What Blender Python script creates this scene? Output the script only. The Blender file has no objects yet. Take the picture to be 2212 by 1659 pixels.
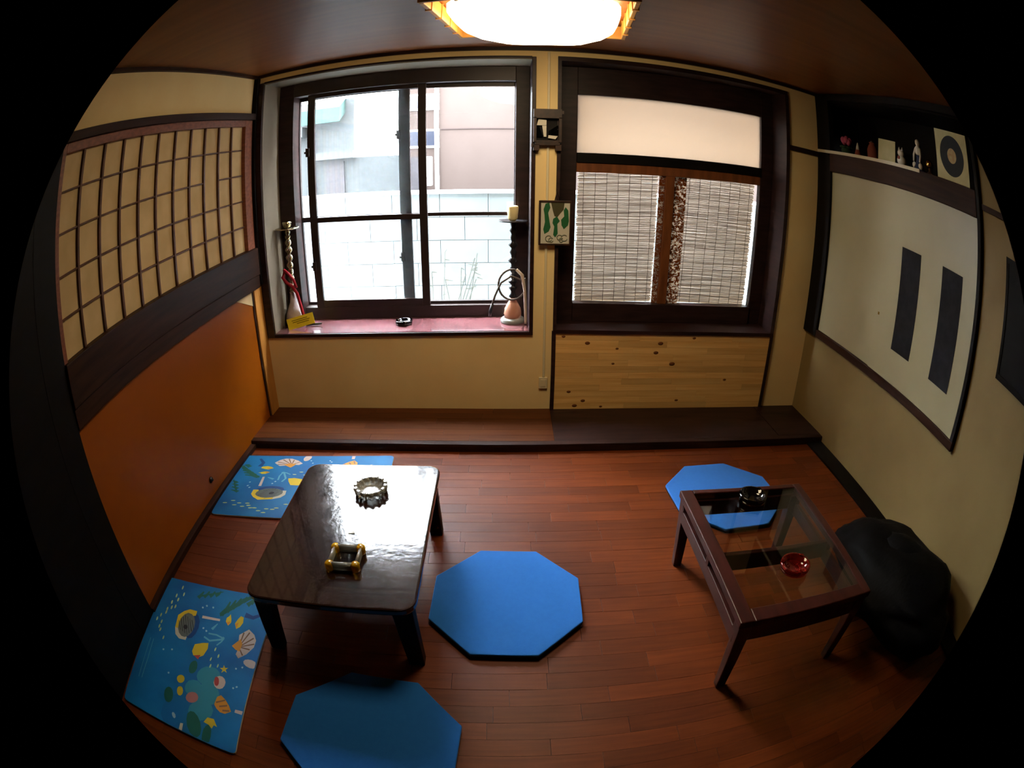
import bpy, bmesh, math, random
from mathutils import Vector, Matrix, noise

random.seed(7)
scene = bpy.context.scene
C = scene.collection
R = math.radians
PI = math.pi

def srgb(r, g, b):
    f = lambda c: (c / 255 / 12.92) if c / 255 <= 0.04045 else ((c / 255 + 0.055) / 1.055) ** 2.4
    return (f(r), f(g), f(b), 1.0)

# ---------------------------------------------------------------- camera (a fisheye clip-on lens), sky, exposure
cam = bpy.data.cameras.new('camera')
cam_ob = bpy.data.objects.new('camera', cam)
C.objects.link(cam_ob)
scene.camera = cam_ob
cam.type = 'PANO'
cam.sensor_fit = 'HORIZONTAL'
cam.sensor_width, cam.sensor_height = 22.12, 16.59
cs = cam if hasattr(cam, 'panorama_type') else cam.cycles
cs.panorama_type = 'FISHEYE_LENS_POLYNOMIAL'
cs.fisheye_polynomial_k0 = 0.0
cs.fisheye_polynomial_k1 = -0.079909034
cs.fisheye_polynomial_k2 = -0.0025167052
cs.fisheye_polynomial_k3 = --0.00064435475
cs.fisheye_polynomial_k4 = -4.9534467e-05
LENS_RIM = 11.02                        # radius of the lens' image circle on the sensor, mm
cs.fisheye_fov = 2 * (0.079909034 * LENS_RIM + 0.0025167052 * LENS_RIM ** 2 + -0.00064435475 * LENS_RIM ** 3 + 4.9534467e-05 * LENS_RIM ** 4)
cam.shift_x = (1106.0 - 1121.714) / 2212
cam.shift_y = (817.24344 - 829.5) / 2212
cam.clip_start = 0.01
yaw, pitch, roll = 0.029514344, -0.39651178, 0.010057574
fwd = Vector((math.sin(yaw) * math.cos(pitch), math.cos(yaw) * math.cos(pitch), math.sin(pitch)))
rt = Vector((math.cos(yaw), -math.sin(yaw), 0))
up = rt.cross(fwd)
rt2 = rt * math.cos(roll) + up * math.sin(roll)
up2 = up * math.cos(roll) - rt * math.sin(roll)
cam_ob.matrix_world = Matrix(((rt2.x, up2.x, -fwd.x, 0.0), (rt2.y, up2.y, -fwd.y, -3.2309812),
                              (rt2.z, up2.z, -fwd.z, 1.6), (0, 0, 0, 1)))

SKY = 64.0
LAMP = 14.0
world = bpy.data.worlds.new('sky')
scene.world = world
world.use_nodes = True
bg = world.node_tree.nodes['Background']
bg.inputs[0].default_value = (0.86, 0.94, 1.0, 1)
bg.inputs[1].default_value = SKY
vs = scene.view_settings
vs.view_transform = 'Standard'
vs.look = 'None'
vs.gamma = 1.0
vs.exposure = 0.0
vs.use_curve_mapping = False
scene.cycles.max_bounces = 14
scene.cycles.transparent_max_bounces = 16
scene.cycles.sample_clamp_indirect = 8.0

# ---------------------------------------------------------------- materials
def nodes_of(name):
    m = bpy.data.materials.new(name)
    m.use_nodes = True
    nt = m.node_tree
    return m, nt, nt.nodes['Principled BSDF']

def sett(b, rough=0.5, spec=0.5, metal=0.0, trans=0.0, coat=0.0, sheen=0.0):
    b.inputs['Roughness'].default_value = rough
    b.inputs['Specular IOR Level'].default_value = spec
    b.inputs['Metallic'].default_value = metal
    b.inputs['Transmission Weight'].default_value = trans
    b.inputs['Coat Weight'].default_value = coat
    b.inputs['Sheen Weight'].default_value = sheen

def coords(nt, scale):
    tc = nt.nodes.new('ShaderNodeTexCoord')
    mp = nt.nodes.new('ShaderNodeMapping')
    mp.inputs['Scale'].default_value = scale
    nt.links.new(tc.outputs['Object'], mp.inputs['Vector'])
    return mp.outputs['Vector']

def mottled(name, c1, c2, scale=(4, 4, 4), rough=0.6, bump=0.0, bscale=None, detail=5, spec=0.4, vary=0.0, coat=0.0, lo=0.35, hi=0.65, rvar=0.0, sheen=0.0, metal=0.0):
    """two colours mixed by stretched noise; VARY adds a shade of its own per object"""
    m, nt, b = nodes_of(name)
    sett(b, rough, spec, metal, coat=coat, sheen=sheen)
    v = coords(nt, scale)
    n = nt.nodes.new('ShaderNodeTexNoise')
    n.inputs['Scale'].default_value = 1.0
    n.inputs['Detail'].default_value = detail
    nt.links.new(v, n.inputs['Vector'])
    r = nt.nodes.new('ShaderNodeValToRGB')
    r.color_ramp.elements[0].position, r.color_ramp.elements[1].position = lo, hi
    r.color_ramp.elements[0].color, r.color_ramp.elements[1].color = c1, c2
    nt.links.new(n.outputs['Fac'], r.inputs['Fac'])
    out = r.outputs['Color']
    if vary:
        oi = nt.nodes.new('ShaderNodeObjectInfo')
        mr = nt.nodes.new('ShaderNodeMapRange')
        mr.inputs['To Min'].default_value, mr.inputs['To Max'].default_value = 1 - vary, 1 + vary
        nt.links.new(oi.outputs['Random'], mr.inputs['Value'])
        h = nt.nodes.new('ShaderNodeHueSaturation')
        nt.links.new(mr.outputs['Result'], h.inputs['Value'])
        nt.links.new(out, h.inputs['Color'])
        out = h.outputs['Color']
        if scale[0] != scale[1]:
            # shift the grain from one piece to the next
            ad = nt.nodes.new('ShaderNodeVectorMath')
            ad.operation = 'MULTIPLY_ADD'
            ad.inputs[1].default_value = (1, 1, 1)
            sc = nt.nodes.new('ShaderNodeVectorMath'); sc.operation = 'SCALE'
            sc.inputs[0].default_value = (37, 91, 53)
            nt.links.new(oi.outputs['Random'], sc.inputs['Scale'])
            nt.links.new(v, ad.inputs[0])
            nt.links.new(sc.outputs[0], ad.inputs[2])
            nt.links.new(ad.outputs[0], n.inputs['Vector'])
    nt.links.new(out, b.inputs['Base Color'])
    if rvar:
        mr2 = nt.nodes.new('ShaderNodeMapRange')
        mr2.inputs['To Min'].default_value, mr2.inputs['To Max'].default_value = max(0.02, rough - rvar), rough + rvar
        nt.links.new(n.outputs['Fac'], mr2.inputs['Value'])
        nt.links.new(mr2.outputs['Result'], b.inputs['Roughness'])
    if bump:
        n2 = nt.nodes.new('ShaderNodeTexNoise')
        n2.inputs['Scale'].default_value = 1.0
        n2.inputs['Detail'].default_value = 3
        nt.links.new(coords(nt, bscale or scale), n2.inputs['Vector'])
        bp = nt.nodes.new('ShaderNodeBump')
        bp.inputs['Strength'].default_value = bump
        bp.inputs['Distance'].default_value = 0.004
        nt.links.new(n2.outputs['Fac'], bp.inputs['Height'])
        nt.links.new(bp.outputs['Normal'], b.inputs['Normal'])
    return m

def plain(name, c, rough=0.5, spec=0.5, metal=0.0, trans=0.0, coat=0.0):
    m, nt, b = nodes_of(name)
    b.inputs['Base Color'].default_value = c
    sett(b, rough, spec, metal, trans, coat)
    return m

def pane_mat(name, tint=(1, 1, 1, 1), haze=0.0, haze_col=(1, 1, 1, 1), gloss=0.06):
    """thin window glass: clear, slightly reflecting, HAZE = share of it that scatters light"""
    m, nt, b = nodes_of(name)
    nt.nodes.remove(b)
    o = nt.nodes['Material Output']
    t = nt.nodes.new('ShaderNodeBsdfTransparent'); t.inputs[0].default_value = tint
    g = nt.nodes.new('ShaderNodeBsdfGlossy'); g.inputs['Roughness'].default_value = 0.02
    mx = nt.nodes.new('ShaderNodeMixShader'); mx.inputs[0].default_value = gloss
    nt.links.new(t.outputs[0], mx.inputs[1]); nt.links.new(g.outputs[0], mx.inputs[2])
    last = mx
    if haze:
        tr = nt.nodes.new('ShaderNodeBsdfTranslucent'); tr.inputs[0].default_value = haze_col
        mh = nt.nodes.new('ShaderNodeMixShader'); mh.inputs[0].default_value = haze
        nt.links.new(mx.outputs[0], mh.inputs[1]); nt.links.new(tr.outputs[0], mh.inputs[2])
        last = mh
    nt.links.new(last.outputs[0], o.inputs['Surface'])
    return m

def thin_mat(name, c, share=0.5, rough=0.7):
    """paper, reed: lets part of the light through"""
    m, nt, b = nodes_of(name)
    o = nt.nodes['Material Output']
    b.inputs['Base Color'].default_value = c
    sett(b, rough, 0.2)
    tr = nt.nodes.new('ShaderNodeBsdfTranslucent'); tr.inputs[0].default_value = c
    mx = nt.nodes.new('ShaderNodeMixShader'); mx.inputs[0].default_value = share
    nt.links.new(b.outputs[0], mx.inputs[1]); nt.links.new(tr.outputs[0], mx.inputs[2])
    nt.links.new(mx.outputs[0], o.inputs['Surface'])
    return m

def glow_mat(name, c, strength):
    m, nt, b = nodes_of(name)
    b.inputs['Base Color'].default_value = (0.8, 0.8, 0.75, 1)
    b.inputs['Emission Color'].default_value = c
    b.inputs['Emission Strength'].default_value = strength
    return m

M = {}
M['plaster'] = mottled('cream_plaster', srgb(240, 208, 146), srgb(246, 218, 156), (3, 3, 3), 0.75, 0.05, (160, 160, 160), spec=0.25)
M['plaster_r_shaded'] = mottled('cream_plaster_side_shaded', srgb(134, 112, 68), srgb(144, 122, 76), (2, 2, 2), 0.6, 0.05, (160, 160, 160), spec=0.35)  # same cream plaster, darkened: light falloff towards the frame edge put into colour
M['dark'] = mottled('dark_stained_wood', srgb(36, 22, 22), srgb(54, 34, 32), (6, 6, 40), 0.45, 0.04, spec=0.3)
M['dark_x'] = mottled('dark_stained_wood_rail', srgb(34, 18, 15), srgb(50, 29, 25), (4, 30, 40), 0.42, 0.04, spec=0.25)
M['dark_y'] = mottled('dark_stained_wood_side', srgb(40, 20, 12), srgb(56, 31, 19), (40, 3, 40), 0.5, 0.04, spec=0.12)
M['black'] = mottled('blackened_wood', srgb(9, 6, 5), srgb(15, 10, 8), (4, 4, 20), 0.6, spec=0.15)
M['redwood'] = mottled('red_brown_wood', srgb(112, 62, 42), srgb(138, 80, 54), (5, 30, 60), 0.5, spec=0.35)
M['lattice'] = mottled('lattice_wood', srgb(74, 45, 27), srgb(98, 62, 38), (20, 20, 20), 0.55, spec=0.3)
M['paper'] = mottled('aged_paper', srgb(200, 172, 124), srgb(216, 188, 140), (6, 6, 6), 0.9, spec=0.1)
M['orange'] = mottled('orange_board', srgb(140, 70, 4), srgb(152, 78, 6), (2, 2, 2), 0.4, 0.06, (90, 90, 90), spec=0.28)
M['tan'] = mottled('tan_wood', srgb(176, 116, 48), srgb(196, 134, 60), (20, 20, 3), 0.5, spec=0.35)
M['ceil'] = mottled('brown_ceiling_board', srgb(108, 58, 20), srgb(126, 72, 28), (1.2, 14, 4), 0.42, spec=0.25, lo=0.3, hi=0.7)
M['plank'] = mottled('floor_plank', srgb(88, 37, 10), srgb(108, 49, 15), (5, 60, 5), 0.42, 0.03, (5, 80, 5), spec=0.18, vary=0.22, lo=0.25, hi=0.75)
M['ledge_plank'] = mottled('ledge_plank', srgb(72, 34, 12), srgb(92, 48, 18), (4, 50, 5), 0.4, spec=0.2, vary=0.2, lo=0.25, hi=0.75)
M['subfloor'] = plain('subfloor', srgb(60, 32, 18), 0.6, 0.3)
M['pine'] = mottled('pine_strip', srgb(226, 172, 98), srgb(244, 200, 128), (2.5, 30, 60), 0.5, spec=0.35, vary=0.13, lo=0.3, hi=0.7)
M['knot'] = plain('pine_knot', srgb(120, 70, 34), 0.5, 0.3)
M['sill'] = mottled('red_sill_board', srgb(118, 72, 76), srgb(122, 75, 79), (2, 8, 2), 0.24, spec=1.0, coat=1.0)
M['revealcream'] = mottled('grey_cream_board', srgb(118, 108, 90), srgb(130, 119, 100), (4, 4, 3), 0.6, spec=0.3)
M['alu'] = plain('dark_bronze_frame', srgb(52, 40, 38), 0.4, 0.5, 0.2)
M['glass'] = pane_mat('window_glass')
M['hazy'] = pane_mat('hazy_window_glass', (1, 1, 1, 1), 0.010, (0.9, 0.97, 1.0, 1))
M['frost'] = pane_mat('figured_glass', (1, 0.98, 0.95, 1), 0.75, (.235, .175, .125, 1))
M['reed'] = thin_mat('reed', srgb(158, 145, 133), 0.8)
M['cord'] = plain('blind_cord', srgb(70, 52, 42), 0.8)
M['blue'] = mottled('blue_felt', srgb(28, 106, 190), srgb(30, 109, 193), (60, 60, 60), 0.85, 0.15, (400, 400, 400), spec=0.15, sheen=0.2)
M['felt_edge'] = plain('dark_cushion_edge', srgb(18, 30, 46), 0.8, 0.2)
M['tabletop'] = mottled('black_brown_lacquer', srgb(38, 22, 19), srgb(54, 32, 27), (14, 14, 14), 0.14, 0.16, (38, 38, 38), spec=0.6, rvar=0.04, coat=0.25)
M['tableleg'] = plain('black_brown_leg', srgb(30, 16, 12), 0.5, 0.15)
M['mahog'] = mottled('red_mahogany', srgb(50, 18, 13), srgb(66, 25, 17), (30, 6, 30), 0.34, spec=0.35)
M['tableglass'] = pane_mat('table_glass', (0.9, 0.93, 0.92, 1), gloss=0.09)
M['crystal'] = plain('crystal', (0.95, 0.97, 0.97, 1), 0.03, 0.5, trans=1.0)
M['amber'] = plain('amber_glass', srgb(250, 190, 30), 0.06, 0.5, trans=0.45)
M['pressed'] = plain('pressed_glass', srgb(214, 216, 210), 0.08, 0.6, trans=0.6)
M['blackglass'] = plain('black_glass', srgb(10, 10, 12), 0.06, 0.6)
M['redglass'] = plain('red_glass', srgb(150, 30, 24), 0.05, 0.5, trans=0.7)
M['bag'] = mottled('black_nylon', srgb(3, 3, 4), srgb(6, 6, 7), (8, 8, 8), 0.6, 0.3, (40, 40, 40), spec=0.08)
M['niche'] = plain('black_niche', srgb(12, 8, 6), 0.7, 0.1)
M['edge'] = plain('pale_shelf_edge', srgb(206, 196, 168), 0.5, 0.3)
M['board'] = mottled('cream_sliding_board', srgb(164, 156, 122), srgb(172, 164, 130), (2, 2, 2), 0.35, spec=0.45)
M['slate'] = mottled('slate_panel', srgb(30, 30, 33), srgb(38, 37, 40), (20, 20, 20), 0.7, 0.1, (150, 150, 150), spec=0.12)
M['glow'] = glow_mat('lamp_diffuser', (1.0, 0.80, 0.50, 1), LAMP)
M['lampwood'] = plain('lamp_wood', srgb(170, 122, 56), 0.5, 0.3)
M['blockwall'] = mottled('pale_concrete_block', srgb(86, 93, 96), srgb(90, 97, 100), (8, 8, 8), 0.9, spec=0.1, vary=0.015)
M['pink'] = mottled('pinkish_render', srgb(52, 44, 41), srgb(56, 48, 45), (2, 2, 1), 0.9, spec=0.1)
M['joint'] = plain('dark_render_joint', srgb(44, 36, 35), 0.9, 0.1)
M['white'] = plain('white_paint', srgb(238, 238, 236), 0.5, 0.3)
M['greyfacade'] = plain('pale_grey_facade', srgb(44, 47, 48), 0.8, 0.2)
M['facadewhite'] = plain('white_facade', srgb(232, 236, 236), 0.8, 0.2)
M['shutter'] = plain('mauve_grey_door', srgb(38, 35, 38), 0.7, 0.2)
M['green'] = plain('turquoise_awning', srgb(26, 56, 52), 0.8, 0.2)
M['bluewin'] = plain('blue_window_pane', srgb(24, 28, 40), 0.2, 0.5)
M['tarmac'] = plain('pale_tarmac', srgb(170, 172, 172), 0.9, 0.2)
M['leafpale'] = plain('pale_dry_leaf', srgb(64, 66, 62), 0.8, 0.2)
M['silver'] = plain('silver_metal', srgb(200, 190, 160), 0.25, 0.5, 1.0)
M['darkmetal'] = plain('dark_pewter', srgb(50, 47, 50), 0.35, 0.5, 0.6)
M['redhose'] = plain('red_hose', srgb(150, 18, 34), 0.6, 0.3)
M['milky'] = mottled('milky_glass', srgb(196, 176, 176), srgb(214, 196, 192), (20, 20, 20), 0.2, spec=0.5)
M['peach'] = plain('peach_water_glass', srgb(226, 168, 140), 0.1, 0.5, trans=0.35)
M['yellow'] = plain('yellow_card', srgb(252, 226, 56), 0.6, 0.2)
M['ink'] = plain('brown_ink', srgb(120, 96, 20), 0.7, 0.2)
M['hosegrey'] = plain('grey_brown_hose', srgb(96, 86, 80), 0.6, 0.3)
M['hosepale'] = plain('pale_hose', srgb(206, 186, 166), 0.6, 0.3)
M['cream'] = plain('cream_clay', srgb(226, 206, 150), 0.6, 0.3)
M['stilebrown'] = mottled('brown_stile_wood', srgb(108, 60, 30), srgb(134, 78, 40), (30, 30, 5), 0.5, spec=0.3)
M['mirror'] = plain('mirror_facet', srgb(220, 226, 230), 0.05, 0.5, 1.0)
M['carved'] = mottled('carved_dark_wood', srgb(36, 22, 16), srgb(60, 36, 24), (30, 30, 30), 0.45, spec=0.4)
M['picboard'] = plain('off_white_print', srgb(196, 190, 172), 0.4, 0.4)
M['leafgreen'] = plain('dark_green_paint', srgb(34, 92, 52), 0.5, 0.3)
M['olive'] = plain('olive_brown_paint', srgb(70, 66, 40), 0.6, 0.3)
M['greycurl'] = plain('grey_green_line', srgb(118, 122, 100), 0.6, 0.3)
M['plastic'] = plain('cream_plastic', srgb(224, 208, 168), 0.45, 0.4)
M['pinkpetal'] = plain('pink_petal', srgb(196, 90, 120), 0.7, 0.2)
M['potgreen'] = plain('dark_green_leaf', srgb(40, 62, 36), 0.7, 0.2)
M['terracotta'] = plain('terracotta', srgb(136, 70, 54), 0.7, 0.2)
M['porcelain'] = plain('white_porcelain', srgb(224, 216, 200), 0.2, 0.5)
M['navyglaze'] = plain('navy_glaze', srgb(52, 62, 92), 0.25, 0.5)
M['gold'] = plain('gold_metal', srgb(214, 170, 90), 0.2, 0.5, 1.0)
M['sleeve'] = mottled('record_sleeve', srgb(206, 200, 152), srgb(218, 212, 168), (12, 12, 12), 0.6, spec=0.3)
M['vinyl'] = plain('dark_printed_ring', srgb(36, 42, 48), 0.5, 0.3)
M['sleevelabel'] = mottled('mottled_label', srgb(200, 190, 140), srgb(190, 150, 110), (40, 40, 40), 0.6)
M['tuft'] = plain('mat_edge_cloth', srgb(206, 196, 170), 0.8, 0.2)
M['matbase'] = mottled('blue_sea_print', srgb(8, 90, 150), srgb(16, 116, 172), (3, 3, 3), 0.55, 0.05, (300, 300, 300), spec=0.3)
PRINT = dict(deep=(20, 118, 182), teal=(58, 154, 176), green=(28, 104, 84), navy=(20, 74, 140), yellow=(240, 204, 40), cream=(228, 220, 190), grey=(112, 122, 116),
             dark=(40, 44, 48), red=(196, 74, 70), orange=(240, 160, 50), pink=(232, 206, 190), brown=(150, 110, 80), salmon=(206, 130, 120), lime=(206, 222, 150), pale=(190, 222, 232), sky=(104, 184, 212))
for k, v in PRINT.items():
    M['print_' + k] = plain('print_' + k, srgb(*[c * .86 for c in v]), 0.55, 0.3)

# ---------------------------------------------------------------- mesh builder
ORIGIN = {}

class MB:
    def __init__(s):
        s.v, s.f, s.mi, s.smooth = [], [], [], []
    def face(s, idx, mi=0, sm=False):
        s.f.append(tuple(idx)); s.mi.append(mi); s.smooth.append(sm)
    def box(s, x0, x1, y0, y1, z0, z1, mi=0):
        b = len(s.v)
        s.v += [(x, y, z) for z in (z0, z1) for y in (y0, y1) for x in (x0, x1)]
        for q in ((0, 2, 3, 1), (4, 5, 7, 6), (0, 1, 5, 4), (2, 6, 7, 3), (0, 4, 6, 2), (1, 3, 7, 5)):
            s.face([b + i for i in q], mi)
        return s
    def hexa(s, lo, hi, mi=0):
        """LO, HI: four points each, anticlockwise from above"""
        b = len(s.v)
        s.v += [tuple(p) for p in lo] + [tuple(p) for p in hi]
        s.face([b + 3, b + 2, b + 1, b], mi); s.face([b + 4, b + 5, b + 6, b + 7], mi)
        for i in range(4):
            j = (i + 1) % 4
            s.face([b + i, b + j, b + 4 + j, b + 4 + i], mi)
        return s
    def obox(s, c, d, rot=(0, 0, 0), mi=0):
        from mathutils import Euler
        m = Euler(rot).to_matrix()
        b = len(s.v)
        for z in (-1, 1):
            for y in (-1, 1):
                for x in (-1, 1):
                    s.v.append(tuple(Vector(c) + m @ Vector((x * d[0] / 2, y * d[1] / 2, z * d[2] / 2))))
        for q in ((0, 2, 3, 1), (4, 5, 7, 6), (0, 1, 5, 4), (2, 6, 7, 3), (0, 4, 6, 2), (1, 3, 7, 5)):
            s.face([b + i for i in q], mi)
        return s
    def prism(s, poly, z0, z1, mi=0, mi_side=None):
        n = len(poly); b = len(s.v)
        a = sum(poly[i][0] * poly[(i + 1) % n][1] - poly[(i + 1) % n][0] * poly[i][1] for i in range(n))
        if a < 0: poly = poly[::-1]
        s.v += [(x, y, z0) for x, y in poly] + [(x, y, z1) for x, y in poly]
        s.face([b + i for i in range(n)][::-1], mi); s.face([b + n + i for i in range(n)], mi)
        for i in range(n):
            j = (i + 1) % n
            s.face([b + i, b + j, b + n + j, b + n + i], mi if mi_side is None else mi_side)
        return s
    def flat(s, poly, z, mi=0):
        n = len(poly); b = len(s.v)
        a = sum(poly[i][0] * poly[(i + 1) % n][1] - poly[(i + 1) % n][0] * poly[i][1] for i in range(n))
        if a < 0: poly = poly[::-1]
        s.v += [(x, y, z) for x, y in poly]
        s.face([b + i for i in range(n)], mi)
        return s
    def lathe(s, prof, c=(0, 0, 0), n=20, mi=0, sm=True, wob=None, cap=True):
        """PROF: (radius, height) pairs from bottom to top"""
        b = len(s.v); k = len(prof)
        for i, (r, z) in enumerate(prof):
            for j in range(n):
                a = 2 * PI * j / n
                w = 1 + (wob(a, i) if wob else 0)
                s.v.append((c[0] + r * w * math.cos(a), c[1] + r * w * math.sin(a), c[2] + z))
        for i in range(k - 1):
            for j in range(n):
                j2 = (j + 1) % n
                s.face([b + i * n + j, b + i * n + j2, b + (i + 1) * n + j2, b + (i + 1) * n + j], mi, sm)
        if cap:
            if prof[0][0] > 1e-5: s.face([b + j for j in range(n)][::-1], mi)
            if prof[-1][0] > 1e-5: s.face([b + (k - 1) * n + j for j in range(n)], mi)
        return s
    def tube(s, pts, r, n=8, mi=0, closed=False):
        pts = [Vector(p) for p in pts]
        k = len(pts); b = len(s.v)
        rs = r if isinstance(r, (list, tuple)) else [r] * k
        ref = Vector((0.13, 0.37, 0.92))
        for i, p in enumerate(pts):
            t = (pts[(i + 1) % k] - pts[i - 1]) if closed else (pts[min(i + 1, k - 1)] - pts[max(i - 1, 0)])
            t.normalize()
            u = t.cross(ref)
            if u.length < 1e-3: u = t.cross(Vector((1, 0, 0)))
            u.normalize(); w = t.cross(u)
            for j in range(n):
                a = 2 * PI * j / n
                s.v.append(tuple(p + (u * math.cos(a) + w * math.sin(a)) * rs[i]))
        for i in range(k if closed else k - 1):
            i2 = (i + 1) % k
            for j in range(n):
                j2 = (j + 1) % n
                s.face([b + i * n + j, b + i * n + j2, b + i2 * n + j2, b + i2 * n + j], mi, True)
        if not closed:
            s.face([b + j for j in range(n)][::-1], mi); s.face([b + (k - 1) * n + j for j in range(n)], mi)
        return s
    def ball(s, c, r, n=14, m=9, mi=0):
        r = r if isinstance(r, (list, tuple)) else (r, r, r)
        b = len(s.v)
        for i in range(m + 1):
            t = PI * i / m - PI / 2
            for j in range(n):
                a = 2 * PI * j / n
                s.v.append((c[0] + r[0] * max(0.02, math.cos(t)) * math.cos(a), c[1] + r[1] * max(0.02, math.cos(t)) * math.sin(a), c[2] + r[2] * math.sin(t)))
        for i in range(m):
            for j in range(n):
                j2 = (j + 1) % n
                s.face([b + i * n + j, b + i * n + j2, b + (i + 1) * n + j2, b + (i + 1) * n + j], mi, True)
        s.face([b + j for j in range(n)][::-1], mi); s.face([b + m * n + j for j in range(n)], mi)
        return s
    def build(s, name, mats, parent=None, loc=None, bevel=0.0):
        """one mesh object; its vertices are given in the room's metres (or the thing's own, if LOC of its root is zero)"""
        o3 = Vector(loc) if loc is not None else (ORIGIN[parent.name] if parent else Vector((0, 0, 0)))
        me = bpy.data.meshes.new(name)
        me.from_pydata([tuple(Vector(p) - o3) for p in s.v], [], s.f)
        mats = mats if isinstance(mats, (list, tuple)) else [mats]
        for m in mats: me.materials.append(m)
        me.polygons.foreach_set('material_index', s.mi)
        me.polygons.foreach_set('use_smooth', s.smooth)
        me.update()
        ob = bpy.data.objects.new(name, me)
        C.objects.link(ob)
        if parent:
            ob.parent = parent
        else:
            ob.location = o3
        ORIGIN[ob.name] = o3
        if bevel:
            bv = ob.modifiers.new('edge', 'BEVEL')
            bv.width, bv.segments, bv.limit_method, bv.angle_limit = bevel, 2, 'ANGLE', R(40)
        return ob

def tag(o, label=None, cat=None, group=None, kind=None):
    if label: o['label'] = label
    if cat: o['category'] = cat
    if group: o['group'] = group
    if kind: o['kind'] = kind
    return o

def thing(name, label, cat, loc=(0, 0, 0), group=None, kind=None):
    o = bpy.data.objects.new(name, None)
    o.empty_display_size = 0.1
    C.objects.link(o)
    o.location = loc
    ORIGIN[o.name] = Vector(loc)
    return tag(o, label, cat, group, kind)

def struct(name, mb, mats, label=None, cat=None):
    return tag(mb.build(name, mats), label, cat, None, 'structure')

def children(o):
    return [c for c in bpy.data.objects if c.parent == o]

def copy_tree(o, parent=None):
    c = o.copy()
    C.objects.link(c)
    if parent: c.parent = parent
    for ch in children(o): copy_tree(ch, c)
    return c

def B(*a, **k):
    return MB().box(*a, **k)

# ---------------------------------------------------------------- the room
XL, XR, H = -1.53, 2.019, 2.255
YB = -4.3                                # back wall, behind the camera

# floor: one slab, its planks in rows along the window wall
floor = struct('floor', B(XL - .1, XR + .1, YB, .45, -.08, -.012), M['subfloor'], 'reddish brown floor of short staggered planks', 'floor')
NEAR_PLANKS = []
row_h = 0.0735
y = -0.473
k = 0
far_mb = MB()
while y > YB + .1:
    x = XL - random.uniform(0, .3)
    while x < XR:
        w = random.choice((.30, .36, .42, .48, .30)) * random.uniform(.92, 1.1)
        x0, x1 = max(x, XL) + .0007, min(x + w, XR) - .0007
        if x1 - x0 > .02:
            dz = random.uniform(-.0007, 0)
            if y > -2.75:
                B(x0, x1, y - row_h + .0006, y - .0006, -.012, dz).build('plank', M['plank'], floor)
                k += 1
            else:
                far_mb.box(x0, x1, y - row_h + .0006, y - .0006, -.012, dz)
        x += w
    y -= row_h
o = far_mb.build('plank_field', M['plank'], floor); o['kind'] = 'stuff'

struct('ceiling', B(XL - .1, XR + .4, YB, .5, H, H + .1), M['ceil'], 'brown wood board ceiling with a dull sheen', 'ceiling')

# window wall with its two openings, one box per pier
wf = MB()
T = .43
W1 = (-1.50, .169, .553, 2.192)          # x0, x1, z0, z1
W2 = (.294, 1.752, .567, 2.197)
wf.box(XL - .1, W1[0], 0, T, 0, H); wf.box(W1[1], W2[0], 0, T, 0, H); wf.box(W2[1], XR + .4, 0, T, 0, H)
wf.box(W1[0], W1[1], 0, T, 0, W1[2]); wf.box(W1[0], W1[1], 0, T, W1[3], H)
wf.box(W2[0], W2[1], 0, T, 0, W2[2]); wf.box(W2[0], W2[1], 0, T, W2[3], H)
struct('wall_front', wf, M['plaster'], 'cream plaster wall around the two windows', 'wall')
# left wall
YL = -1.985
wl = MB()
wl.box(XL - .1, XL, YL - .02, 0, 1.97, H + .05); wl.box(XL - .1, XL - .03, YL - .02, 0, -.08, 1.97)
struct('wall_left', wl, M['plaster'], 'cream plaster wall above the lattice screen', 'wall')
lw = tag(B(XL - .1, XL + .012, YB, YL - .03, -.08, H + .05).build('wall_left_rear', M['black']), 'black wooden wall beside the lattice screen', 'wall', None, 'structure')
struct('trim_1', B(XL - .02, XL + .014, YL - .16, YL - .0, 0, H), M['black'], 'black post at the near end of the lattice screen', 'post')
# right wall: below the niche, around it, behind it
wr = MB()
NY0, NY1, NZ0, NZ1 = -1.715, -.045, 1.838, 2.215
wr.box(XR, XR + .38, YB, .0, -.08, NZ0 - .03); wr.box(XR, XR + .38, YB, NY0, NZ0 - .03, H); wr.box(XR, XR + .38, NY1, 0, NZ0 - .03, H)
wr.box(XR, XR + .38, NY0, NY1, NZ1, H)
struct('wall_right', wr, M['plaster_r_shaded'], 'cream plaster wall with the dark shelf niche', 'wall')
struct('wall_back', B(XL - .1, XR + .4, YB - .1, YB + .02, -.08, H + .1), M['black'], 'dark wall behind the viewer', 'wall')

# ceiling edging
struct('trim_2', B(XL, XR, -.022, 0, H - .02, H), M['dark_x'], 'dark edging strip along ceiling above the windows', 'trim')
struct('trim_3', B(XL, XL + .022, YL, -.022, H - .02, H), M['dark_y'], 'dark edging strip along ceiling above the lattice screen', 'trim')
# corner posts and left wall rails
struct('trim_4', B(XL, XL + .032, -.034, 0, .90, H - .02), M['black'], 'black corner post left of the clear window', 'post')
struct('trim_5', B(XL, XL + .035, YL, -.034, 1.947, 1.987), M['dark_y'], 'dark lintel above the lattice screen', 'trim')
ra = thing('trim_6', 'broad dark wooden rail below the lattice screen', 'rail', (XL, -1, .884), None, 'structure')
MB().box(XL - .02, XL + .03, YL, -.034, .965, 1.132).build('rail_board', M['dark_y'], ra, bevel=.004)
MB().box(XL - .02, XL + .022, YL, -.034, .884, .962).build('rail_foot', M['dark_y'], ra, bevel=.003)
struct('trim_7', B(XL - .02, XL + .012, -.118, -.0, .049, .884), M['tan'], 'tan wooden strip between the orange board and the window wall', 'trim')
struct('trim_8', B(XL - .02, XL + .004, -.136, -.118, .049, .884), M['dark'], 'thin dark strip beside the orange board', 'trim')

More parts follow.
